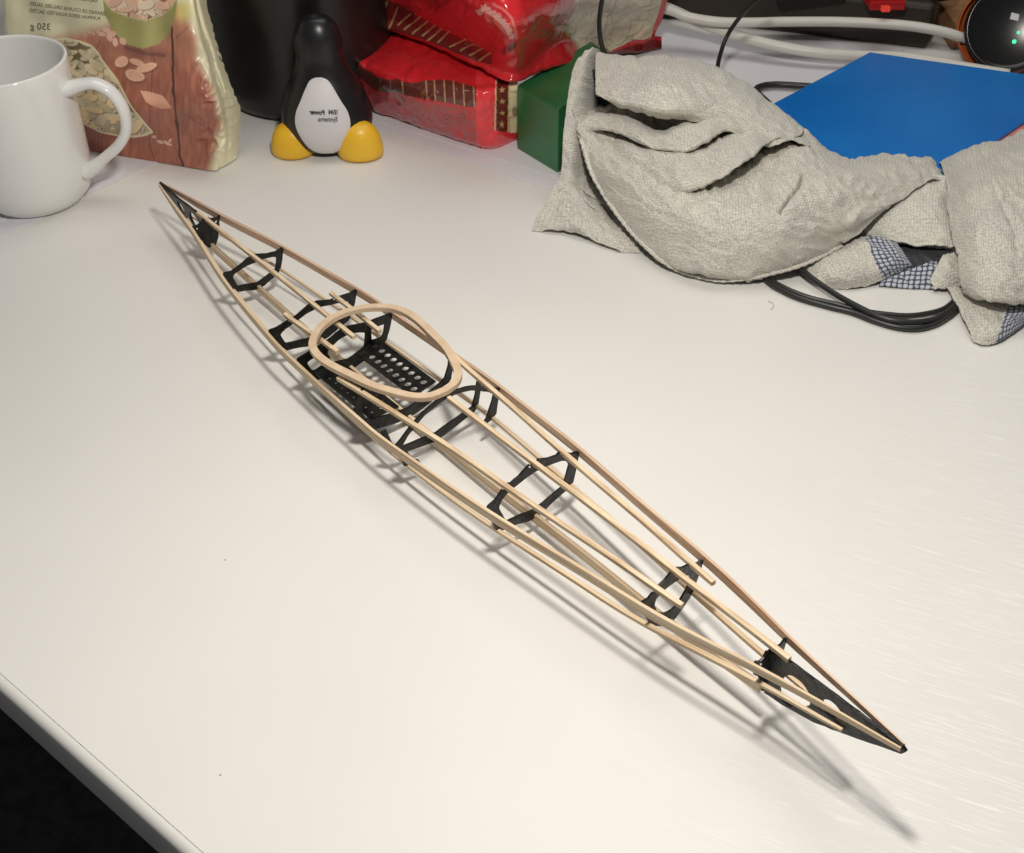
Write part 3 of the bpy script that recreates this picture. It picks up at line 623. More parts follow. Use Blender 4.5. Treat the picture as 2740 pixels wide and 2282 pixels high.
# mirrored lettering
def text_mesh(s, size, bold=0.0):
    cu = bpy.data.curves.new('lettering', 'FONT'); cu.body = s; cu.size = size; cu.offset = bold; cu.resolution_u = 3
    o = bpy.data.objects.new('lettering', cu); C.objects.link(o); bpy.context.view_layer.update()
    me = bpy.data.meshes.new_from_object(o.evaluated_get(bpy.context.evaluated_depsgraph_get()))
    V = np.array([v.co[:] for v in me.vertices]); Fs = [tuple(p.vertices) for p in me.polygons]
    bpy.data.objects.remove(o); bpy.data.curves.remove(cu); bpy.data.meshes.remove(me); return V, Fs
from mathutils.bvhtree import BVHTree
def letters(name, s, size, ux, vy, dirx, diry, tree, m, parent, bold=0, mirrored=True, lift=.04, right=None, sx=1.0):
    """text laid in survey units, starting (visually right end when mirrored) at (ux,vy), pressed on a surface"""
    V, Fs = text_mesh(s, size, bold); out = []
    for x, y, _ in V:
        x *= sx
        u = ux+dirx[0]*x+diry[0]*y; v = vy+dirx[1]*x+diry[1]*y
        d = Vector(ray(u, v)).normalized(); h = tree.ray_cast(Vector(CAM), d)
        out.append(np.array(h[0])-np.array(d)*lift if h[0] is not None else WY(u, v, 82))
    return obj(name, np.array(out), Fs, m, parent)
bt = BVHTree.FromPolygons([tuple(p) for p in P3[::3, ::3].reshape(-1, 3)], grid_faces(P3[::3, ::3].shape[0], P3[::3, ::3].shape[1]))
letters('printed_text', '350 g', 25, 136, 80, (-1, -.045), (0, -1), bt, M_ink2, bag)
letters('printed_text', 'PUMPKIN SEEDS ROASTED, SALTED', 13, 269, 54.5, (-1, -.12), (0, -1), bt, M_ink2, bag, sx=.93)
letters('printed_text', 'GRAINES DE COURGE GRILL\u00c9ES, SAL\u00c9ES', 13, 283, 41.5, (-1, -.14), (0, -1), bt, M_ink2, bag, sx=.88)
letters('printed_text', 'GER\u00d6STET', 17, 262, 6, (-1, -.12), (0, -1), bt, M_ink2, bag)

# ------------------------------------------------------------------ black bin
bc = np.array([-15.8, 91.6, 0.])
tb = thing('waste_bin', 'black plastic bin between the seed bag and the red packs', 'bin', bc)
V, Fs = lathe([(.01, .1), (6.0, .1), (6.6, .3), (6.8, .8), (7.0, 2), (8.0, 12), (9.0, 26), (9.3, 27), (8.8, 27), (7.8, 12), (6.6, 1.2), (.01, 1.0)], bc, 64)
obj('bin_body', V, Fs, M_bin, tb, smoothed=True)

# ------------------------------------------------------------------ toy figurine: plain stand-in without any character's features
fc = W(878, 418, 0)
fig = thing('toy_figurine', 'plain black rounded plastic figurine with white front and two yellow feet', 'figurine', fc)
def blob(cen, prof, k=48, sx=1, sy=1, power=2.0):
    V = []; cen = np.asarray(cen)
    for r, z in prof:
        for i in range(k):
            a = 2*math.pi*i/k; V.append(cen+np.array([r*sx*math.cos(a), r*sy*math.sin(a), z]))
    return np.array(V), grid_faces(len(prof), k, True)
# silhouette surveyed: half widths by height (cm)
hw = cr_len([(.02, .12), (1.6, .15), (2.6, .5), (3.1, 1.3), (3.3, 2.3), (3.1, 3.5), (2.6, 4.8), (2.05, 5.8), (1.72, 6.8), (1.7, 7.7), (1.6, 8.5), (1.3, 9.2), (.8, 9.7), (.02, 9.9)], 70)
fb = fc+np.array([0, 1.7, 0])
V, Fs = blob(fb, hw, 64, 1.0, .86); obj('body', V, Fs, M_fig_black, fig, smoothed=True)
# white front panel: slightly proud shell following the body
zz = np.linspace(.55, 6.05, 50); pv = []
cu = cr_len([(.5, .15), (.6, .7), (1.0, 1.2), (1.8, 1.65), (2.7, 1.95), (3.6, 1.85), (4.5, 1.4), (5.3, .98), (5.85, .6), (6.05, .12)], 60)
for z in zz:
    w = np.interp(z, cu[:, 0], cu[:, 1]); R = np.interp(z, hw[:, 1], hw[:, 0])
    for q in np.linspace(-1, 1, 31):
        x = q*w; y = -math.sqrt(max(R*R-x*x, 0))*.86; pv.append(fb+np.array([x, y-.05*(1-q**8)-.01, z]))
pv = np.array(pv); o = obj('front_panel', pv, grid_faces(50, 31), M_fig_white, fig, smoothed=True)
bt2 = BVHTree.FromPolygons([tuple(p) for p in pv], grid_faces(50, 31))
letters('printed_text', 'IBM', 18, 904, 306, (-1, 0), (0, -1), bt2, M_ink, fig, bold=.35, sx=.9)
letters('printed_text', 'Power', 17, 869, 307, (-1, -.05), (0, -1), bt2, M_ink, fig, bold=.8, sx=.9)
letters('printed_text', 'Systems', 18, 904, 325, (-1, 0), (0, -1), bt2, M_ink, fig, bold=.3, sx=.92)
for (u, v, rx, ry, h) in ((784, 430, 1.6, 1.9, 2.4), (964, 438, 1.68, 1.8, 2.7)):
    c = W(u, v-8, 0); c[1] += .75
    pf = [(.01, .02), (.8, .03), (.97, .18), (1.0, .5), (.95, 1.0), (.85, 1.5), (.66, 1.95), (.4, 2.2), (.01, 2.3)]
    pf = [(r, z*h/2.3) for r, z in cr_len(pf, 24)]
    V, Fs = blob(c, pf, 40, rx, ry*.72); obj('foot', V, Fs, M_fig_yellow, fig, smoothed=True)

# ------------------------------------------------------------------ red packs
def pack_mesh(rows, nu, nv, wr=.25, seed=0, sc=40):
    G = net([[np.array([*(W(u, v, z)), u, v]) for u, v, z in r] for r in rows], nu, nv)
    P, X, Y = G[..., :3].copy(), G[..., 3], G[..., 4]
    n1 = up4(fbm(X[::3, ::3], Y[::3, ::3], sc, seed), nv, nu); n2_ = up4(fbm(X[::3, ::3], Y[::3, ::3], sc*.45, seed+1), nv, nu)
    P[..., 1] += (n1*1.0+(np.abs(n2_)-.2)*.6)*wr; P[..., 2] += (np.abs(n1)*.8+n2_*.35)*wr
    P[..., 2] = np.maximum(P[..., 2], .1)
    return P, X, Y
def pack_obj(name, P, col, root, backoff=(2, 9, 0)):
    nv, nu = P.shape[:2]
    obj('wrapper', P.reshape(-1, 3), grid_faces(nv, nu), M_red, root, smoothed=True, col=col.reshape(-1, 3))
kR = 1.3
RED = alb((188, 34, 40), kR); RED2 = alb((140, 26, 32), kR); MAR = alb((104, 34, 32), kR); GOLD = alb((176, 146, 106), kR)
rowsL = [
 [(1004, 300, .15), (1100, 334, .12), (1200, 369, .12), (1312, 399, .12), (1382, 374, .12)],
 [(998, 290, .6), (1098, 322, .8), (1200, 355, .9), (1310, 385, .8), (1384, 355, .8)],
 [(974, 235, 2.3), (1085, 275, 2.7), (1190, 305, 2.9), (1300, 325, 2.8), (1386, 300, 2.6)],
 [(944, 166, 4.0), (1045, 215, 4.3), (1160, 245, 4.6), (1290, 255, 4.9), (1386, 235, 4.8)],
 [(985, 140, 4.4), (1075, 165, 5.0), (1180, 200, 5.2), (1290, 222, 5.2), (1384, 212, 5.1)],
 [(1000, 70, 4.6), (1090, 92, 5.0), (1190, 132, 5.2), (1300, 176, 5.2), (1386, 190, 5.1)],
 [(1012, 20, 4.4), (1100, 45, 4.8), (1200, 90, 4.9), (1310, 140, 4.9), (1392, 170, 4.8)]]
P, X, Y = pack_mesh(rowsL, 220, 200, .2, 11, 44)
nv, nu = X.shape; col = np.ones((nv, nu, 3))*RED
tb_ = np.interp(X, [940, 1010, 1100, 1180, 1280, 1300], [160, 208, 222, 213, 236, 240]); bb_ = np.interp(X, [940, 1010, 1100, 1280, 1300], [190, 246, 258, 292, 296])
bandm = ((Y > tb_) & (Y < bb_) & (X < 1276)).astype(float); col = mixc(col, bandm, alb((92, 44, 38), kR))
for xs in (1078, 1142, 1164, 1190, 1215, 1241, 1268, 1020, 1046): col = mixc(col, (1-sstep(1.0, 2.4, np.abs(X-xs-(Y-250)*.06)))*bandm*(.8 if xs > 1060 else .3), GOLD)
low = sstep(0, 10, Y-bb_)*(X < 1274); lc = alb((150, 66, 66), kR); nlow = up4(fbm(X[::3, ::3], Y[::3, ::3], 22, 21), nv, nu)
col = mixc(col, low*np.clip(.75+nlow, 0, 1), lc); col = mixc(col, low*sstep(.1, .4, nlow)*.6, alb((186, 56, 58), kR))
for cx, cy in ((1195, 318), (1233, 316)):
    e, _, _ = ell(X, Y, cx, cy, 13, 15, 0); col = mixc(col, (sstep(.6, .75, e)*(1-sstep(.9, 1.05, e)))*.55, alb((90, 44, 46), kR))
    e, _, _ = ell(X, Y, cx, cy, 5, 6, 30); col = mixc(col, (1-sstep(.7, 1, e))*.6, alb((84, 44, 46), kR))
rp_ = (X >= 1274).astype(float); col = mixc(col, rp_, alb((208, 52, 56), kR))
stx = np.interp(Y, [200, 350], [1345, 1342]); col = mixc(col, (np.abs(X-stx) < 16)*(Y > 205)*(Y < 352)*1.0, MAR)
for sgx in (-17.5, 17.5): col = mixc(col, (np.abs(X-stx-sgx) < 2.0)*(Y > 205)*(Y < 352)*1.0, alb((196, 172, 128), kR))
for cy in (240, 272, 305, 335):
    dx, dy = X-1343, Y-cy; rr = np.hypot(dx, dy); an = np.arctan2(dx, -dy); st = 8*(.55+.45*np.cos(an*5))
    col = mixc(col, (rr < np.maximum(st, 3))*1.0, alb((188, 168, 104), kR))
col = mixc(col, ((X > 1363)*(Y > 205)*(Y < 355))*1.0, alb((208, 196, 158), kR)); e, _, _ = ell(X, Y, 1378, 300, 9, 16, 0); col = mixc(col, (1-sstep(.8, 1, e))*.7, alb((110, 84, 54), kR))
lp = thing('snack_pack', 'lower red snack pack lying on the white paper beside the green box', 'snack pack', W(1200, 369, 0), 'red snack packs stacked behind the figurine')
pack_obj('wrapper', P, col, lp)

rowsU = [
 [(1000, 20, 3.2), (1090, 60, 3.4), (1180, 90, 3.4), (1290, 140, 3.4), (1374, 190, 3.8), (1460, 140, 4.0), (1540, 100, 3.4), (1620, 118, .6), (1700, 108, .2), (1770, 100, .1)],
 [(953, 48, 5.5), (1050, 86, 5.4), (1150, 122, 5.4), (1262, 174, 5.5), (1366, 221, 5.35), (1450, 193, 5.15), (1535, 166, 4.6), (1625, 150, 1.2), (1700, 143, .4), (1770, 132, .15)],
 [(962, 22, 6.6), (1062, 52, 6.7), (1165, 88, 6.8), (1280, 142, 6.8), (1372, 195, 6.2), (1452, 140, 6.6), (1522, 105, 6.0), (1610, 112, 2.8), (1690, 108, 1.6), (1752, 106, 1.0)],
 [(985, -25, 8.3), (1082, 5, 8.8), (1185, 40, 9.3), (1295, 95, 9.4), (1378, 140, 8.6), (1456, 90, 8.8), (1518, 55, 8.2), (1605, 50, 6.0), (1695, 50, 4.4), (1772, 50, 3.4)],
 [(1020, -90, 10.2), (1105, -60, 11), (1205, -20, 11.8), (1305, 35, 12), (1385, 70, 11.4), (1460, 30, 11.2), (1525, -5, 10.8), (1610, -15, 9), (1705, -20, 7.4), (1790, -10, 5.8)],
 [(1080, -190, 11.5), (1150, -150, 12.6), (1240, -110, 13.6), (1330, -60, 14), (1400, -30, 13.4), (1470, -70, 13), (1535, -100, 12.6), (1620, -110, 11), (1715, -110, 9.4), (1820, -100, 8)]]
P, X, Y = pack_mesh(rowsU, 330, 210, .26, 31, 62)
nv, nu = X.shape; col = np.ones((nv, nu, 3))*RED; nn1 = up4(fbm(X[::3, ::3], Y[::3, ::3], 60, 41), nv, nu)
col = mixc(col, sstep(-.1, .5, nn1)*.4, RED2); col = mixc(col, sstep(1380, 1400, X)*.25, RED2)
bt_ = np.interp(X, [950, 1010, 1080, 1180, 1240, 1300, 1325], [-40, -8, 20, 78, 105, 135, 145]); bb_ = np.interp(X, [950, 1010, 1150, 1210, 1280, 1325], [60, 72, 112, 138, 165, 175])
bandm = ((Y > bt_) & (Y < bb_) & (X < 1318)).astype(float); col = mixc(col, bandm, MAR)
for x0, y0, x1, y1 in ((978, 0, 955, 48), (1008, 0, 986, 58), (1037, 8, 1012, 68), (1064, 22, 1040, 78), (1098, 37, 1065, 70), (1124, 46, 1082, 82), (1144, 57, 1104, 93), (1163, 68, 1130, 98), (1180, 78, 1145, 108), (1202, 85, 1172, 114), (1246, 106, 1204, 126), (1270, 118, 1234, 136), (1290, 132, 1258, 148), (1312, 142, 1282, 162)):
    col = mixc(col, (1-sstep(1.2, 2.8, polydist(X, Y, [(x0, y0), (x1, y1)])))*.9, GOLD)
# curved white script on the red (illegible in the photograph)
arc = [(1281, 38), (1293, 22), (1305, 30), (1322, 40), (1340, 54), (1356, 72), (1366, 92), (1370, 110)]
A2 = cr_len(arc, 34)
for i, (x, y) in enumerate(A2[:-1]):
    t2 = A2[i+1]-A2[i]; t2 = t2/np.linalg.norm(t2); n_ = np.array([-t2[1], t2[0]]); hgt = 5.5+2.5*math.sin(i*1.7)+(4 if i in (1, 14, 15) else 0)
    col = mixc(col, (1-sstep(1.1, 2.3, polydist(X, Y, [(x-n_[0]*hgt+t2[0], y-n_[1]*hgt), (x+n_[0]*6, y+n_[1]*6)])))*.85, alb((224, 160, 150), kR))
col = mixc(col, (1-sstep(2.0, 4.2, polydist(X, Y, [(1320, 14), (1345, 28), (1362, 42), (1370, 54), (1378, 80), (1382, 105)])))*.6, alb((220, 130, 124), kR))
col = mixc(col, (1-sstep(.8, 1.05, ell(X, Y, 1360, 132, 26, 10, -30)[0]))*.8, alb((62, 18, 28), kR))
# seed window
wn = [(1530, -200), (1541, 0), (1536, 30), (1527, 55), (1505, 80), (1530, 100), (1545, 120), (1552, 150), (1560, 175), (1700, 106), (1744, 106), (1750, 70), (1765, 30), (1773, 0), (1800, -200)]
wi = inpoly(X, Y, wn).astype(float); wcol = np.ones((nv, nu, 3))*alb((150, 132, 100), kR)
wcol = scatter_seeds(wcol, X, Y, wi, (1500, -60, 1790, 130), 150, 34, 19, [alb((206, 194, 158), 1.2), alb((198, 188, 156), 1.2), alb((212, 200, 168), 1.2), alb((190, 180, 150), 1.2)], 8, alb((128, 108, 76), 1.2))
col = col*(1-wi[..., None])+wcol*wi[..., None]
col = mixc(col, (1-sstep(2.0, 4.5, polydist(X, Y, wn[:9])))*1.0, alb((168, 162, 100), 1.2))
col = mixc(col, sstep(0, 6, Y-np.interp(X, [1600, 1640, 1745], [140, 136, 108]))*(X > 1590)*.95, alb((96, 24, 26), 1.1))
up_ = thing('snack_pack', 'upper bright red snack pack with striped edge and clear window showing seeds', 'snack pack', W(1366, 221, 5.3), 'red snack packs stacked behind the figurine')
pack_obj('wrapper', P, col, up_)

# ------------------------------------------------------------------ green box
gA = W(1384, 398, 0.1); gB = W(1496, 466, 0.1); gd = (gB-gA)[:2]; gl_ = np.linalg.norm(gd); gd /= gl_; gn = np.array([.60, .80])
hG = 5.0
pts = [gA[:2], gA[:2]+gd*4.75, gA[:2]+gd*4.75+gn*8.6, gA[:2]+gn*9.6]
V, Fs = prism([tuple(q) for q in pts], .1, hG)
gbx = thing('green_box', 'green card box standing between the red packs and the towel', 'box', gA*[1, 1, 0])
bevel(clean(obj('box_body', V, Fs, M_green, gbx)), .10, 3)

# ------------------------------------------------------------------ towel
def patch(rows, nu, nv, creases=(), seed=0, wr=.12, floor=.05, uvs=1.0):
    G = net([[np.array([*(W(1380+u/1.544, 100+v/1.544, z)), u, v]) for u, v, z in r] for r in rows], nu, nv)
    P, X, Y = G[..., :3].copy(), G[..., 3], G[..., 4]
    for pl, w, dep, rw, ra in creases:            # valley + the lips of a fold, surveyed along the crease
        d, sgd, NX, NY = polysigned(X, Y, pl); (x0, y0), (x1, y1) = pl[0], pl[-1]
        # ease out at both ends; the far lip bulges over the valley like a real fold
        tt = ((X-x0)*(x1-x0)+(Y-y0)*(y1-y0))/((x1-x0)**2+(y1-y0)**2+1e-9); ez = np.clip(1.12-np.abs(tt-.5)*2.2, 0, 1)**.6
        far = sgd > 0
        P[..., 2] += (-dep*np.where(far, np.exp(-(d/w)**2), np.exp(-(d/(w*.8))**2))+ra*np.exp(-((d-rw)/(rw*.55))**2)*far)*ez
        sh_ = np.where(far, np.exp(-((d-rw*.8)/(rw*.45))**2), 0)*rw/42.*ez*(ra > 0)
        nl = np.hypot(NX, 2*NY)+1e-9
        P[..., 0] += NX/nl*sh_; P[..., 1] -= 2*NY/nl*sh_
    n1 = up4(fbm(X[::4, ::4], Y[::4, ::4], 120, seed), nv, nu); n2_ = up4(fbm(X[::4, ::4], Y[::4, ::4], 45, seed+3), nv, nu); n3 = up4(fbm(X[::2, ::2], Y[::2, ::2], 14, seed+5), nv, nu)
    P[..., 2] += n1*wr*2.2+n2_*wr*.8+n3*wr*.12
    ca, sa = math.cos(.6), math.sin(.6); Xr, Yr = (X*ca+Y*sa)*.55, (-X*sa+Y*ca)*1.25
    n4 = up4(fbm(Xr[::2, ::2], Yr[::2, ::2], 62, seed+9), nv, nu); n5 = up4(fbm(Xr[::2, ::2]+300, Yr[::2, ::2], 30, seed+12), nv, nu)
    P[..., 2] += (.22-np.abs(n4))*wr*2.6+(.2-np.abs(n5))*wr*1.7
    P[..., 1] += (np.abs(n4)-.2)*wr*1.6
    P[..., 2] = np.maximum(P[..., 2], floor)
    du = np.linalg.norm(np.diff(P, axis=1), axis=2).mean(0); dv = np.linalg.norm(np.diff(P, axis=0), axis=2).mean(1)
    Uc = np.r_[0, np.cumsum(du)]; Vc_ = np.r_[0, np.cumsum(dv)]
    uv = np.stack(np.meshgrid(Uc, Vc_), -1)*uvs
    return P, X, Y, uv
tparts = []   # (P, uv, material index fn)
def add_patch(rows, nu, nv, mi=0, mfun=None, **kw):
    P, X, Y, uv = patch(rows, nu, nv, **kw); Fs = grid_faces(nv, nu)
    if mfun is None: fm = [mi]*len(Fs)
    else:
        mm = mfun(X, Y); fm = [int(mm[f[0]//nu, f[0] % nu]) for f in Fs]
    tparts.append((P.reshape(-1, 3), uv.reshape(-1, 2)+len(tparts)*13.7, Fs, fm)); return P, X, Y
# left under-layer and the back band that rises to the rolled end
add_patch([[(345, 60, 5.6), (335, 56, 7.0), (318, 47, 7.7), (285, 60, 7.6)],
           [(350, 140, 4.8), (335, 110, 6.2), (290, 112, 7.0), (238, 128, 6.9)],
           [(350, 240, 3.4), (320, 240, 4.6), (262, 236, 5.8), (216, 240, 5.9)],
           [(345, 380, 2.8), (290, 390, 3.8), (240, 395, 4.5), (197, 400, 4.6)],
           [(350, 560, 1.0), (300, 560, 1.7), (240, 560, 2.5), (186, 555, 2.5)],
           [(420, 680, .5), (340, 690, .8), (230, 665, 1.2), (140, 660, 1.2)],
           [(520, 790, .25), (400, 790, .7), (240, 770, .9), (92, 740, .6)],
           [(580, 885, .06), (430, 882, .15), (235, 806, .35), (66, 800, .06)]], 90, 170, mi=0, seed=3, wr=.14,
           creases=[([(200, 500), (300, 640), (420, 740)], 28, .4, 50, .2), ([(230, 270), (262, 350)], 8, .3, 20, .1)])
# main lobe
cre = [([(1082, 735), (1120, 690), (1160, 630), (1192, 560)], 7.5, 2.4, 30, .0)]
add_patch([[(300, 250, 2.6), (480, 250, 3.4), (700, 240, 4.6), (900, 250, 5.0), (1060, 320, 4.6), (1190, 375, 4.4), (1325, 480, 2.8), (1500, 488, 2.6), (1640, 486, 2.7), (1712, 500, 2.5), (1748, 530, 1.9)],
           [(255, 368, 4.7), (330, 335, 4.6), (450, 350, 4.1), (585, 400, 3.5), (700, 400, 3.5), (900, 380, 3.6), (1060, 385, 3.9), (1190, 430, 4.5), (1330, 520, 3.9), (1560, 545, 3.6), (1765, 590, 2.9)],
           [(275, 440, 4.0), (400, 460, 4.2), (560, 480, 3.9), (720, 490, 3.7), (880, 485, 3.7), (1040, 470, 4.0), (1190, 500, 4.9), (1340, 560, 4.6), (1520, 580, 4.0), (1700, 600, 3.3)],
           [(310, 550, 3.0), (440, 560, 4.1), (600, 580, 4.3), (760, 600, 4.1), (920, 610, 4.2), (1080, 610, 4.7), (1200, 620, 4.8), (1340, 640, 4.4), (1480, 650, 3.7), (1600, 675, 2.9)],
           [(370, 655, 2.1), (500, 680, 3.2), (640, 700, 3.9), (780, 730, 4.1), (920, 740, 4.1), (1080, 740, 4.2), (1200, 740, 4.0), (1330, 745, 3.5), (1440, 750, 3.0), (1520, 728, 2.6)],
           [(480, 805, 1.1), (580, 820, 2.0), (690, 845, 2.4), (800, 865, 2.6), (920, 870, 2.7), (1050, 860, 2.8), (1160, 845, 2.7), (1260, 830, 2.5), (1350, 810, 2.3), (1425, 803, 2.1)],
           [(610, 925, .5), (680, 950, .9), (760, 965, 1.1), (840, 970, 1.2), (930, 963, 1.3), (1020, 950, 1.4), (1110, 930, 1.5), (1200, 905, 1.6), (1280, 872, 1.7), (1350, 848, 1.7)],
           [(690, 968, .12), (750, 985, .15), (810, 998, .2), (870, 1003, .25), (940, 998, .4), (1010, 984, .6), (1100, 962, .8), (1190, 935, 1.0), (1270, 900, 1.2), (1340, 862, 1.4)]],
          360, 240, creases=cre, seed=11, wr=.18)
# second roll: ends in the long diagonal fold
add_patch([[(330, 400, 3.6), (470, 420, 4.1), (600, 440, 4.3), (760, 430, 4.6), (900, 370, 5.0), (1060, 350, 5.2), (1200, 400, 4.7)],
           [(310, 440, 3.6), (470, 455, 4.7), (610, 475, 5.2), (770, 470, 5.5), (920, 420, 5.8), (1065, 382, 5.8), (1215, 425, 5.0)],
           [(350, 540, 2.7), (500, 545, 4.25), (660, 540, 5.2), (800, 520, 5.6), (930, 470, 5.9), (1060, 410, 5.9), (1215, 442, 5.1)],
           [(480, 680, 2.2), (620, 655, 3.75), (710, 630, 4.65), (810, 588, 5.2), (920, 535, 5.6), (1000, 475, 5.7), (1060, 428, 5.6), (1120, 420, 5.5), (1210, 450, 4.9)],
           [(500, 680, 2.0), (640, 648, 3.4), (725, 615, 3.9), (825, 570, 4.3), (925, 515, 4.6), (1005, 455, 4.7), (1065, 418, 4.8), (1120, 412, 4.8), (1205, 440, 4.5)]], 150, 110, seed=13, wr=.12)
# first roll, just under the flap
add_patch([[(320, 300, 4.2), (450, 310, 4.3), (600, 380, 4.4), (700, 340, 5.0), (800, 310, 5.2), (900, 290, 5.4), (1000, 330, 5.2)],
           [(256, 362, 4.85), (330, 318, 5.4), (440, 322, 5.8), (575, 392, 5.5), (690, 372, 6.1), (800, 345, 6.3), (900, 318, 6.2), (1010, 360, 5.8)],
           [(266, 380, 4.7), (340, 352, 5.3), (450, 365, 5.7), (570, 425, 5.6), (690, 425, 6.1), (790, 392, 6.2), (890, 350, 6.1), (1010, 385, 5.7)],
           [(275, 400, 4.4), (350, 385, 4.9), (450, 402, 5.25), (560, 450, 5.3), (640, 468, 5.6), (730, 460, 5.8), (800, 428, 5.8), (870, 385, 5.8), (1005, 400, 5.5)],
           [(285, 402, 4.1), (360, 385, 4.4), (460, 398, 4.5), (560, 438, 4.5), (640, 452, 4.6), (730, 444, 4.8), (800, 412, 4.9), (870, 375, 5.0), (1000, 390, 5.0)]], 130, 90, seed=17, wr=.10)
# rolled flap over the top
add_patch([[(345, 110, 3.2), (520, 120, 3.2), (760, 150, 3.2), (900, 220, 3.0), (1060, 320, 2.8), (1190, 400, 2.6)],
           [(334, 60, 6.4), (450, 84, 6.2), (600, 76, 6.2), (770, 102, 6.0), (900, 162, 5.6), (1060, 275, 5.2), (1188, 372, 4.6)],
           [(330, 78, 7.3), (440, 100, 7.4), (580, 96, 7.6), (740, 125, 7.4), (880, 185, 7.0), (1030, 300, 6.2), (1180, 400, 5.2)],
           [(330, 150, 7.4), (430, 175, 7.8), (560, 190, 8.0), (700, 215, 7.8), (850, 260, 7.2), (990, 340, 6.5), (1130, 420, 5.6)],
           [(332, 225, 6.9), (420, 255, 7.3), (530, 285, 7.4), (650, 300, 7.2), (790, 315, 6.7), (930, 365, 6.2), (1080, 440, 5.5)],
           [(338, 240, 6.5), (420, 278, 6.7), (510, 312, 6.6), (610, 335, 6.4), (720, 340, 6.2), (860, 375, 5.9), (1010, 440, 5.3)]], 190, 110,
          creases=[([(640, 208), (670, 222), (690, 250)], 8, .45, 14, .0), ([(740, 315), (800, 280), (850, 262)], 10, .3, 18, .0)], seed=21, wr=.13)
# inner wall seen inside the roll (the hollow's shade is painted with the dark material)
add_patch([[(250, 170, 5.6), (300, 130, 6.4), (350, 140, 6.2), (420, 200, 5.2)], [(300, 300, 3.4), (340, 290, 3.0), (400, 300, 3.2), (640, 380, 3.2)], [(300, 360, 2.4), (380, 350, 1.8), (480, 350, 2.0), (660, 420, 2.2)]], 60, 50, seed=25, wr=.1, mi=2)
# under-layers on the right
add_patch([[(1290, 660, 2.2), (1480, 610, 2.9), (1640, 570, 3.2), (1760, 570, 3.2), (1800, 640, 2.6)],
           [(1330, 780, 1.5), (1480, 745, 2.2), (1620, 720, 2.6), (1740, 720, 2.7), (1808, 750, 2.2)],
           [(1370, 815, 1.1), (1500, 824, 1.4), (1620, 848, 1.5), (1730, 862, 1.6), (1815, 862, 1.6)]], 90, 60, seed=31, wr=.12, mi=4)
add_patch([[(1150, 900, .8), (1300, 860, 1.2), (1440, 822, 1.5), (1530, 838, 1.5), (1575, 858, 1.3)],
           [(1190, 950, .6), (1320, 925, 1.3), (1450, 895, 1.6), (1550, 895, 1.5), (1612, 905, 1.1)],
           [(1240, 1000, .4), (1350, 985, 1.0), (1460, 960, 1.2), (1560, 945, 1.1), (1634, 940, .7)],
           [(1300, 1036, .06), (1380, 1034, .15), (1470, 1018, .25), (1560, 985, .4), (1630, 950, .55)]], 110, 60, seed=35, wr=.1,
          mfun=lambda X, Y: np.where(X-(Y-850)*.42 > 1452, 3, 0))
add_patch([[(1540, 850, .9), (1660, 860, 1.0), (1800, 880, 1.1), (1850, 900, 1.0)], [(1520, 960, .5), (1640, 960, .6), (1760, 970, .6), (1850, 980, .6)], [(1500, 1030, .06), (1600, 1036, .08), (1700, 1040, .1), (1850, 1040, .2)]], 60, 40, seed=39, wr=.1,
          mfun=lambda X, Y: np.where((X < 1740) & (Y > 975-(X-1560)*.3), 3, 2))
add_patch([[(1765, 900, 1.7), (1800, 890, 1.8), (1850, 890, 1.6)], [(1720, 985, .9), (1780, 960, 1.4), (1850, 960, 1.3)], [(1728, 1038, .3), (1790, 1030, .5), (1850, 1022, .5)]], 40, 34, seed=43, wr=.15, mi=4)
# band that drapes over the right end and leaves the frame
add_patch([[(1760, 560, .8), (1850, 540, 1.6), (2000, 500, 2.4), (2150, 450, 2.6), (2330, 400, 2.6)],
           [(1748, 522, 2.2), (1850, 470, 3.2), (1990, 428, 3.6), (2130, 372, 3.8), (2330, 330, 3.8)],
           [(1778, 612, 3.2), (1880, 600, 4.6), (2010, 580, 5.0), (2150, 560, 5.0), (2330, 540, 5.0)],
           [(1794, 760, 3.3), (1900, 760, 4.5), (2020, 760, 4.8), (2160, 760, 4.6), (2330, 760, 4.6)],
           [(1828, 920, 2.5), (1920, 935, 3.5), (2030, 940, 3.7), (2150, 935, 3.5), (2330, 930, 3.5)],
           [(1845, 1030, 1.6), (1920, 1070, 2.2), (2020, 1085, 2.3), (2140, 1080, 2.1), (2330, 1075, 2.0)],
           [(1858, 1062, 1.0), (1920, 1092, 1.1), (2020, 1108, 1.2), (2140, 1102, 1.1), (2330, 1095, 1.0)]], 120, 140, seed=51, wr=.17,
          creases=[([(1990, 650), (2060, 780), (2080, 900)], 18, .35, 26, .0)])
add_patch([[(1780, 1030, .5), (1900, 1040, .8), (2040, 1050, .9), (2200, 1060, .9)],
           [(1835, 1130, .5), (1930, 1130, .95), (2040, 1130, .9), (2200, 1120, .8)],
           [(1870, 1215, .3), (1940, 1215, .75), (2020, 1195, .8), (2125, 1150, .7)],
           [(1890, 1262, .06), (1935, 1272, .12), (2000, 1255, .2), (2090, 1190, .3)]], 80, 60, seed=57, wr=.1,
          mfun=lambda X, Y: np.where(X+(Y-1100)*.35 > 2035, 3, 0))
V = np.vstack([t[0] for t in tparts]); UV = np.vstack([t[1] for t in tparts]); Fs = []; fm = []; n0 = 0
for P, uv, f, m_ in tparts: Fs += [tuple(i+n0 for i in q) for q in f]; fm += m_; n0 += len(P)
tw_loc = W(2000, 600, 0)
tw = thing('towel', 'crumpled cream woven cloth heaped in folds at the right of the desk', 'towel', tw_loc)
o = obj('cloth', V, Fs, M_towel, tw, smoothed=True, uv=UV, mats=[M_towel, M_towel_d, M_dark_and_shade, M_check, M_hem], fm=fm)
solid(o, .09, 0)
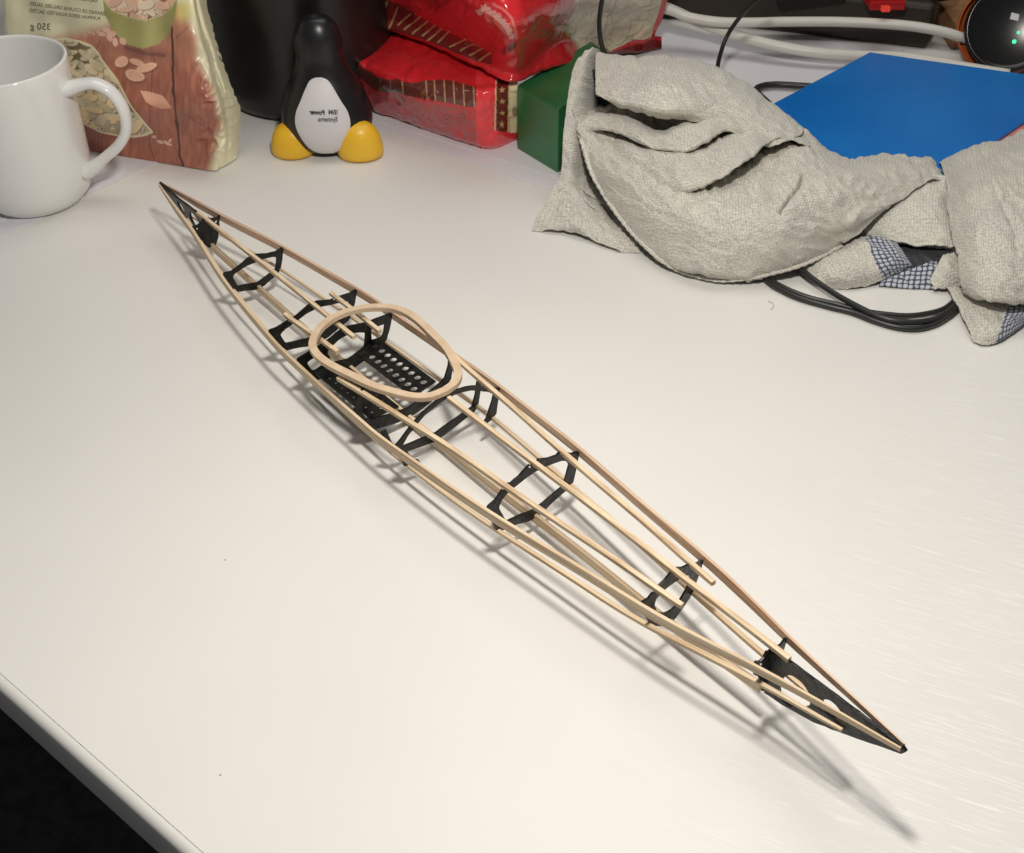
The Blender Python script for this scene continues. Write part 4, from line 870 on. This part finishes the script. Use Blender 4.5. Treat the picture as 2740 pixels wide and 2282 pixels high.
# stitched hem along the free edge of the big lobe
hem = [(257, 372, 4.7), (280, 450, 3.95), (315, 560, 2.95), (372, 660, 1.98), (420, 730, 1.6), (482, 808, 1.1), (545, 872, .8), (612, 928, .55), (690, 970, .2), (800, 998, .2), (870, 1004, .25), (1010, 986, .6), (1190, 937, 1.0), (1345, 860, 1.4)]
HP = cr_len([W(1380+u/1.544, 100+v/1.544, z+.06) for u, v, z in hem], 160)
scl = 1+.18*np.sin(np.arange(160)*1.9)
V, Fs = sweep(HP, circ(.17, 10, .10), scale=scl); UVh = np.array([(i*.12, j*.1) for i in range(160) for j in range(10)])
obj('hem', V, Fs, M_hem, tw, smoothed=True, uv=UVh)
TP = cr_len([W(1400+x/3.238, 100+y/3.238, z) for x, y, z in ((500, 1135, 1.7), (505, 1170, 1.7), (555, 1215, 1.6), (510, 1260, 1.5), (500, 1320, 1.3), (540, 1400, 1.2), (590, 1460, 1.1), (625, 1472, 1.1))], 40)
V, Fs = sweep(TP, circ(.035, 6)); obj('loose_thread', V, Fs, M_thread, tw, smoothed=True)

# ------------------------------------------------------------------ blue cover and pink item beneath
zb = 2.2
bA = W(2328, 139, zb)[:2]; bB = W(2742, 198, zb)[:2]; bC = W(2072, 275, zb)[:2]
e1_ = (bB-bA)/np.linalg.norm(bB-bA); e2_ = (bC-bA)/np.linalg.norm(bC-bA)
D0 = W(2745, 322, zb)[:2]
# right lower edge runs parallel to the left edge through D0
def isect(p, d, q, e):
    M = np.array([d, -e]).T; s = np.linalg.solve(M, q-p); return p+d*s[0]
Rr = isect(bA, e1_, D0, e2_)
depth = 21.0
pts = [bA, bA+e2_*depth, Rr+e2_*depth, Rr]
V, Fs = prism([tuple(q) for q in pts], zb-.25, zb); o = clean(obj('folder', V, Fs, M_blue)); bevel(o, .04); tag(o, 'bright blue plastic folder lying flat behind the towel', 'folder')
g_ = pts[2]; 
pk = [bA+e2_*7+e1_*3, bA+e2_*(depth-.5)+e1_*1.0, Rr+e2_*(depth)+e1_*1.4, Rr+e1_*1.4+e2_*4]
V, Fs = prism([tuple(q) for q in pk], .1, zb-.27); o = clean(obj('booklet', V, Fs, M_pink)); bevel(o, .05); tag(o, 'pink and red printed booklet under the blue folder', 'booklet')

# ------------------------------------------------------------------ cables
def cable(name, pts, r, m, label, cat='cable', n=80, group=None, ry=None):
    P = cr_len([W(u, v, z) for u, v, z in pts], n); V, Fs = sweep(P, circ(r, 14)); o = obj(name, V, Fs, m, smoothed=True); return tag(o, label, cat, group)
cable('power_cable', [(1700, 8, 4.5), (1790, 26, 3.8), (1840, 45, 3.3), (1920, 58, 3.1), (2010, 60, 3.0), (2100, 58, 3.0), (2230, 58, 3.1), (2340, 62, 3.2), (2440, 70, 3.2), (2520, 84, 3.0), (2570, 99, 2.6), (2605, 112, 1.9), (2650, 135, .6)], .40, M_cable_w, 'thick white cable, the upper of two, crossing in front of the power strip', group='thick white cables')
cable('power_cable', [(1690, 0, 4.2), (1780, 20, 3.6), (1850, 50, 2.8), (1920, 78, 2.2), (2000, 103, 1.8), (2090, 125, 1.5), (2190, 141, 1.3), (2300, 149, 1.2), (2400, 152, 1.2), (2500, 165, 1.2), (2590, 182, 1.2), (2700, 200, 1.2)], .44, M_cable_w, 'thick white cable, the lower of two, running behind the blue folder', group='thick white cables')
cable('thin_cable', [(2060, -30, 8.5), (2010, 12, 7.2), (1975, 52, 5.6), (1948, 92, 4.2), (1932, 130, 3.4), (1920, 185, 3.0), (1930, 240, 2.5)], .17, M_cable_b, 'thin black cable dropping over the white cables behind the towel')
cable('thin_cable', [(1618, -40, 11.5), (1611, 0, 10.4), (1605, 40, 9.2), (1604, 80, 8.0), (1610, 120, 7.0), (1625, 160, 6.0)], .17, M_cable_b, 'thin black cable hanging in front of the seed window of the red pack')
cable('thin_cable', [(2120, 330, .3), (2060, 280, .4), (2024, 243, .45), (2040, 230, .5), (2075, 226, .5), (2120, 228, .5), (2180, 232, .5), (2260, 240, .4)], .26, M_cable_b, 'black cable loop tucked under the left corner of the blue folder')
q = lambda x, y, z: (1900+x/2.5, 350+y/2.5, z)
cable('cable_coil', [q(420, 880, .5), q(345, 945, .35), q(400, 1015, .3), q(480, 1065, .25), q(600, 1118, .25), q(800, 1175, .25), q(950, 1212, .25), q(1100, 1270, .25), q(1250, 1312, .25), q(1380, 1322, .25), q(1500, 1295, .25), q(1590, 1240, .3), q(1650, 1190, .3), q(1720, 1110, .4)], .17, M_cable_b, 'black cord loop in front of the towel, the outermost one', group='black cord loops by the towel', n=110)
cable('cable_coil', [q(520, 850, .8), q(610, 925, .7), q(700, 1000, .6), q(850, 1100, .5), q(1000, 1182, .5), q(1130, 1242, .5), q(1250, 1272, .5), q(1380, 1280, .45), q(1500, 1258, .4), q(1580, 1215, .35), q(1640, 1165, .35), q(1700, 1080, .4)], .18, M_cable_b, 'black cord loop in front of the towel crossing over the others', group='black cord loops by the towel', n=110)
cable('cable_coil', [q(480, 900, .3), q(380, 965, .35), q(480, 1040, .4), q(650, 1110, .3), q(850, 1160, .2), q(1000, 1198, .2), q(1150, 1222, .2), q(1330, 1235, .2), q(1480, 1215, .2), q(1570, 1185, .2), q(1640, 1130, .3)], .15, M_cable_b, 'black cord loop in front of the towel, the innermost one', group='black cord loops by the towel', n=110)

# ------------------------------------------------------------------ power strip, brown board, round device
sA = W(1760, 40, 0); sB = W(2600, 195, 0)
sx0 = np.array([W(1850, 118, 0)[0], W(1850, 118, 0)[1]]); 
ps = thing('power_strip', 'dark brown multi socket power strip behind the white cables', 'power strip', W(2150, 140, 0)+np.array([0, 3, 0]))
f0 = W(1700, 60, 0)[:2]+np.array([0, 1.5]); f1 = W(2560, 163, 0)[:2]+np.array([0, 1.5]); fd = (f1-f0)/np.linalg.norm(f1-f0); fn = np.array([-fd[1], fd[0]])
Lg = np.linalg.norm(f1-f0)
V, Fs = prism([tuple(q) for q in (f0-fd*6, f1-fd*2, f1-fd*2+fn*5.6, f0-fd*6+fn*5.6)], .05, 3.9); bevel(clean(obj('strip_body', V, Fs, M_strip, ps)), .5, 3)
for k, s_ in enumerate((Lg*.12, Lg*.40, Lg*.90)):
    c = np.append(f0+fd*s_+fn*2.8, 3.9); V, Fs = lathe([(1.7, -.2), (2.1, -.05), (2.1, .12), (1.75, .14), (1.65, .02), (.01, -.05)], c, 32); obj('socket', V, Fs, M_gloss, ps, smoothed=True)
rc = W(2372, 8, 4.1); V, Fs = box((rc[0]-1.6, rc[1]-1.0, 3.85), (rc[0]+1.3, rc[1]+2.2, 4.6)); bevel(obj('switch', V, Fs, M_redlens, ps), .12)
rc2 = W(2371, 24, 4.5); V, Fs = box((rc2[0]-.35, rc2[1]-.12, 4.30), (rc2[0]+.3, rc2[1]+.35, 4.68)); obj('switch_glow', V, Fs, M_redspark, ps)
# brown board leaning behind
bx0 = WY(2545, 130, 96.8)[0]; bx1 = WY(2425, 40, 107)[0]
V, Fs = merge(box((bx0, 96.8, .02), (62, 106.9, 2.2)), box((bx1, 107, .02), (62, 108.5, 24)))
o = obj('cardboard_box', V, Fs, M_brown); tag(o, 'brown cardboard box with raised flap behind the round black device', 'box'); bevel(o, .1)

# plug block of the strip: black adapter at the top centre
ac = W(2180, 10, 3.9); V, Fs = box((ac[0]-3.0, ac[1]+.3, 4.0), (ac[0]+2.6, ac[1]+5, 9)); o = obj('power_adapter', V, Fs, M_gloss); bevel(o, .3, 3); tag(o, 'black power adapter plugged into the brown power strip', 'adapter')
# round device: cylinder whose face looks at the camera, orange ring behind
dc = WY(2704, 72, 92.0); ax = np.array([-.30, -.80, .42]); ax /= np.linalg.norm(ax)
dv = thing('round_device', 'round glossy black device with green lights and an orange rim', 'device', (dc[0], dc[1], 0))
s1_ = np.cross(ax, z0); s1_ /= np.linalg.norm(s1_); s2_ = np.cross(s1_, ax)
def disc(prof, k=64, cen=dc):
    V = []
    for r, z in prof:
        for i in range(k):
            a = 2*math.pi*i/k; V.append(cen+s1_*r*math.cos(a)+s2_*r*math.sin(a)+ax*z)
    return np.array(V), grid_faces(len(prof), k, True)
V, Fs = disc([(.01, .05), (2.6, .05), (2.75, .12), (3.0, .12), (3.12, .28), (3.3, .25), (3.45, 0), (3.45, -.5)]); obj('face', V, Fs, M_gloss, dv, smoothed=True)
V, Fs = disc([(3.46, -.42), (3.58, -.5), (3.6, -1.1), (3.5, -1.4), (.01, -1.5)], cen=dc+np.array([-.38, 0, -.05])); obj('orange_rim', V, Fs, M_orange, dv, smoothed=True)
V, Fs = disc([(3.3, -1.4), (3.3, -4.5), (.01, -4.6)]); obj('housing', V, Fs, M_gloss, dv, smoothed=True)
for u, v, r in ((2725, 87, .11), (2714, 111, .15)):
    d_ = ray(u, v); k_ = ((dc+ax*.1-CAM) @ ax)/(d_ @ ax); c = CAM+d_*k_
    V, Fs = disc([(.01, .08), (r*.8, .06), (r, 0), (r, -.05)], 12, c); obj('indicator_light', V, Fs, M_led, dv, smoothed=True)
d_ = ray(2715, 45); k_ = ((dc+ax*.1-CAM) @ ax)/(d_ @ ax); c = CAM+d_*k_  # square reflection on the glossy face, modelled as a thin pale piece
cs = [(-.32, -.28), (.32, -.20), (.30, .30), (-.30, .22)]
V = [c+s1_*a+s2_*b+ax*z for z in (0, .05) for a, b in cs]; Fs = [(3, 2, 1, 0), (4, 5, 6, 7)]+[(i, (i+1) % 4, 4+(i+1) % 4, 4+i) for i in range(4)]
obj('face_reflection', np.array(V), Fs, M_reflection, dv)
# stand: short black foot so the device rests on the desk
V, Fs = box((dc[0]-1.2, dc[1]+.8, 0.02), (dc[0]+1.2, dc[1]+3.2, dc[2]-1.5)); obj('stand', V, Fs, M_gloss, dv)

# a few curled hairs / crumbs on the desk
def hair(pts, label, r=.02):
    P = cr_len([W(u, v, .04) for u, v in pts], 24); V, Fs = sweep(P, circ(r, 6)); o = obj('lint_thread', V, Fs, mat_hair, smoothed=True); tag(o, label, 'thread')
mat_hair = mat('grey_lint', (.30, .29, .26), .9)[0]
hair([(2055, 806), (2066, 810), (2070, 820), (2062, 828)], 'tiny curled grey thread on the desk below the black cords', .014)

# ------------------------------------------------------------------ light
def light(name, kind, loc, energy, color, size=None, rot=None, shape=None, sy=None):
    l = bpy.data.lights.new(name, kind); l.energy = energy; l.color = color
    if kind == 'AREA':
        l.shape = shape or 'DISK'; l.size = size
        if sy: l.size_y = sy
    elif kind == 'POINT': l.shadow_soft_size = size
    o = bpy.data.objects.new(name, l); C.objects.link(o); o.location = loc
    if rot: o.rotation_euler = rot
    return o
light('desk_lamp_light', 'POINT', (.032, .318, .50), 8.6, (1, .948, .87), .029)
light('room_light', 'AREA', (.15, 1.05, 1.5), 8.8, (1, .96, .90), 1.3, (math.radians(-8), 0, 0), 'RECTANGLE', .9)
w = bpy.data.worlds.new('World'); scene.world = w; w.use_nodes = True
w.node_tree.nodes['Background'].inputs[0].default_value = (.95, .95, 1, 1); w.node_tree.nodes['Background'].inputs[1].default_value = .105

# ------------------------------------------------------------------ camera and render
from mathutils import Matrix
cd = bpy.data.cameras.new('camera'); co = bpy.data.objects.new('camera', cd); C.objects.link(co)
m = Matrix(((RT[0], UP[0], -FW[0], 0), (RT[1], UP[1], -FW[1], 0), (RT[2], UP[2], -FW[2], CAMH*S), (0, 0, 0, 1)))
co.matrix_world = m
cd.sensor_width = 36; cd.lens = F/2740*36; cd.clip_start = .01; cd.clip_end = 20
cd.dof.use_dof = True; cd.dof.focus_distance = .56; cd.dof.aperture_fstop = 70
scene.camera = co
scene.render.engine = 'CYCLES'
scene.view_settings.view_transform = 'Standard'; scene.view_settings.look = 'None'; scene.view_settings.exposure = 0.10; scene.view_settings.gamma = 1
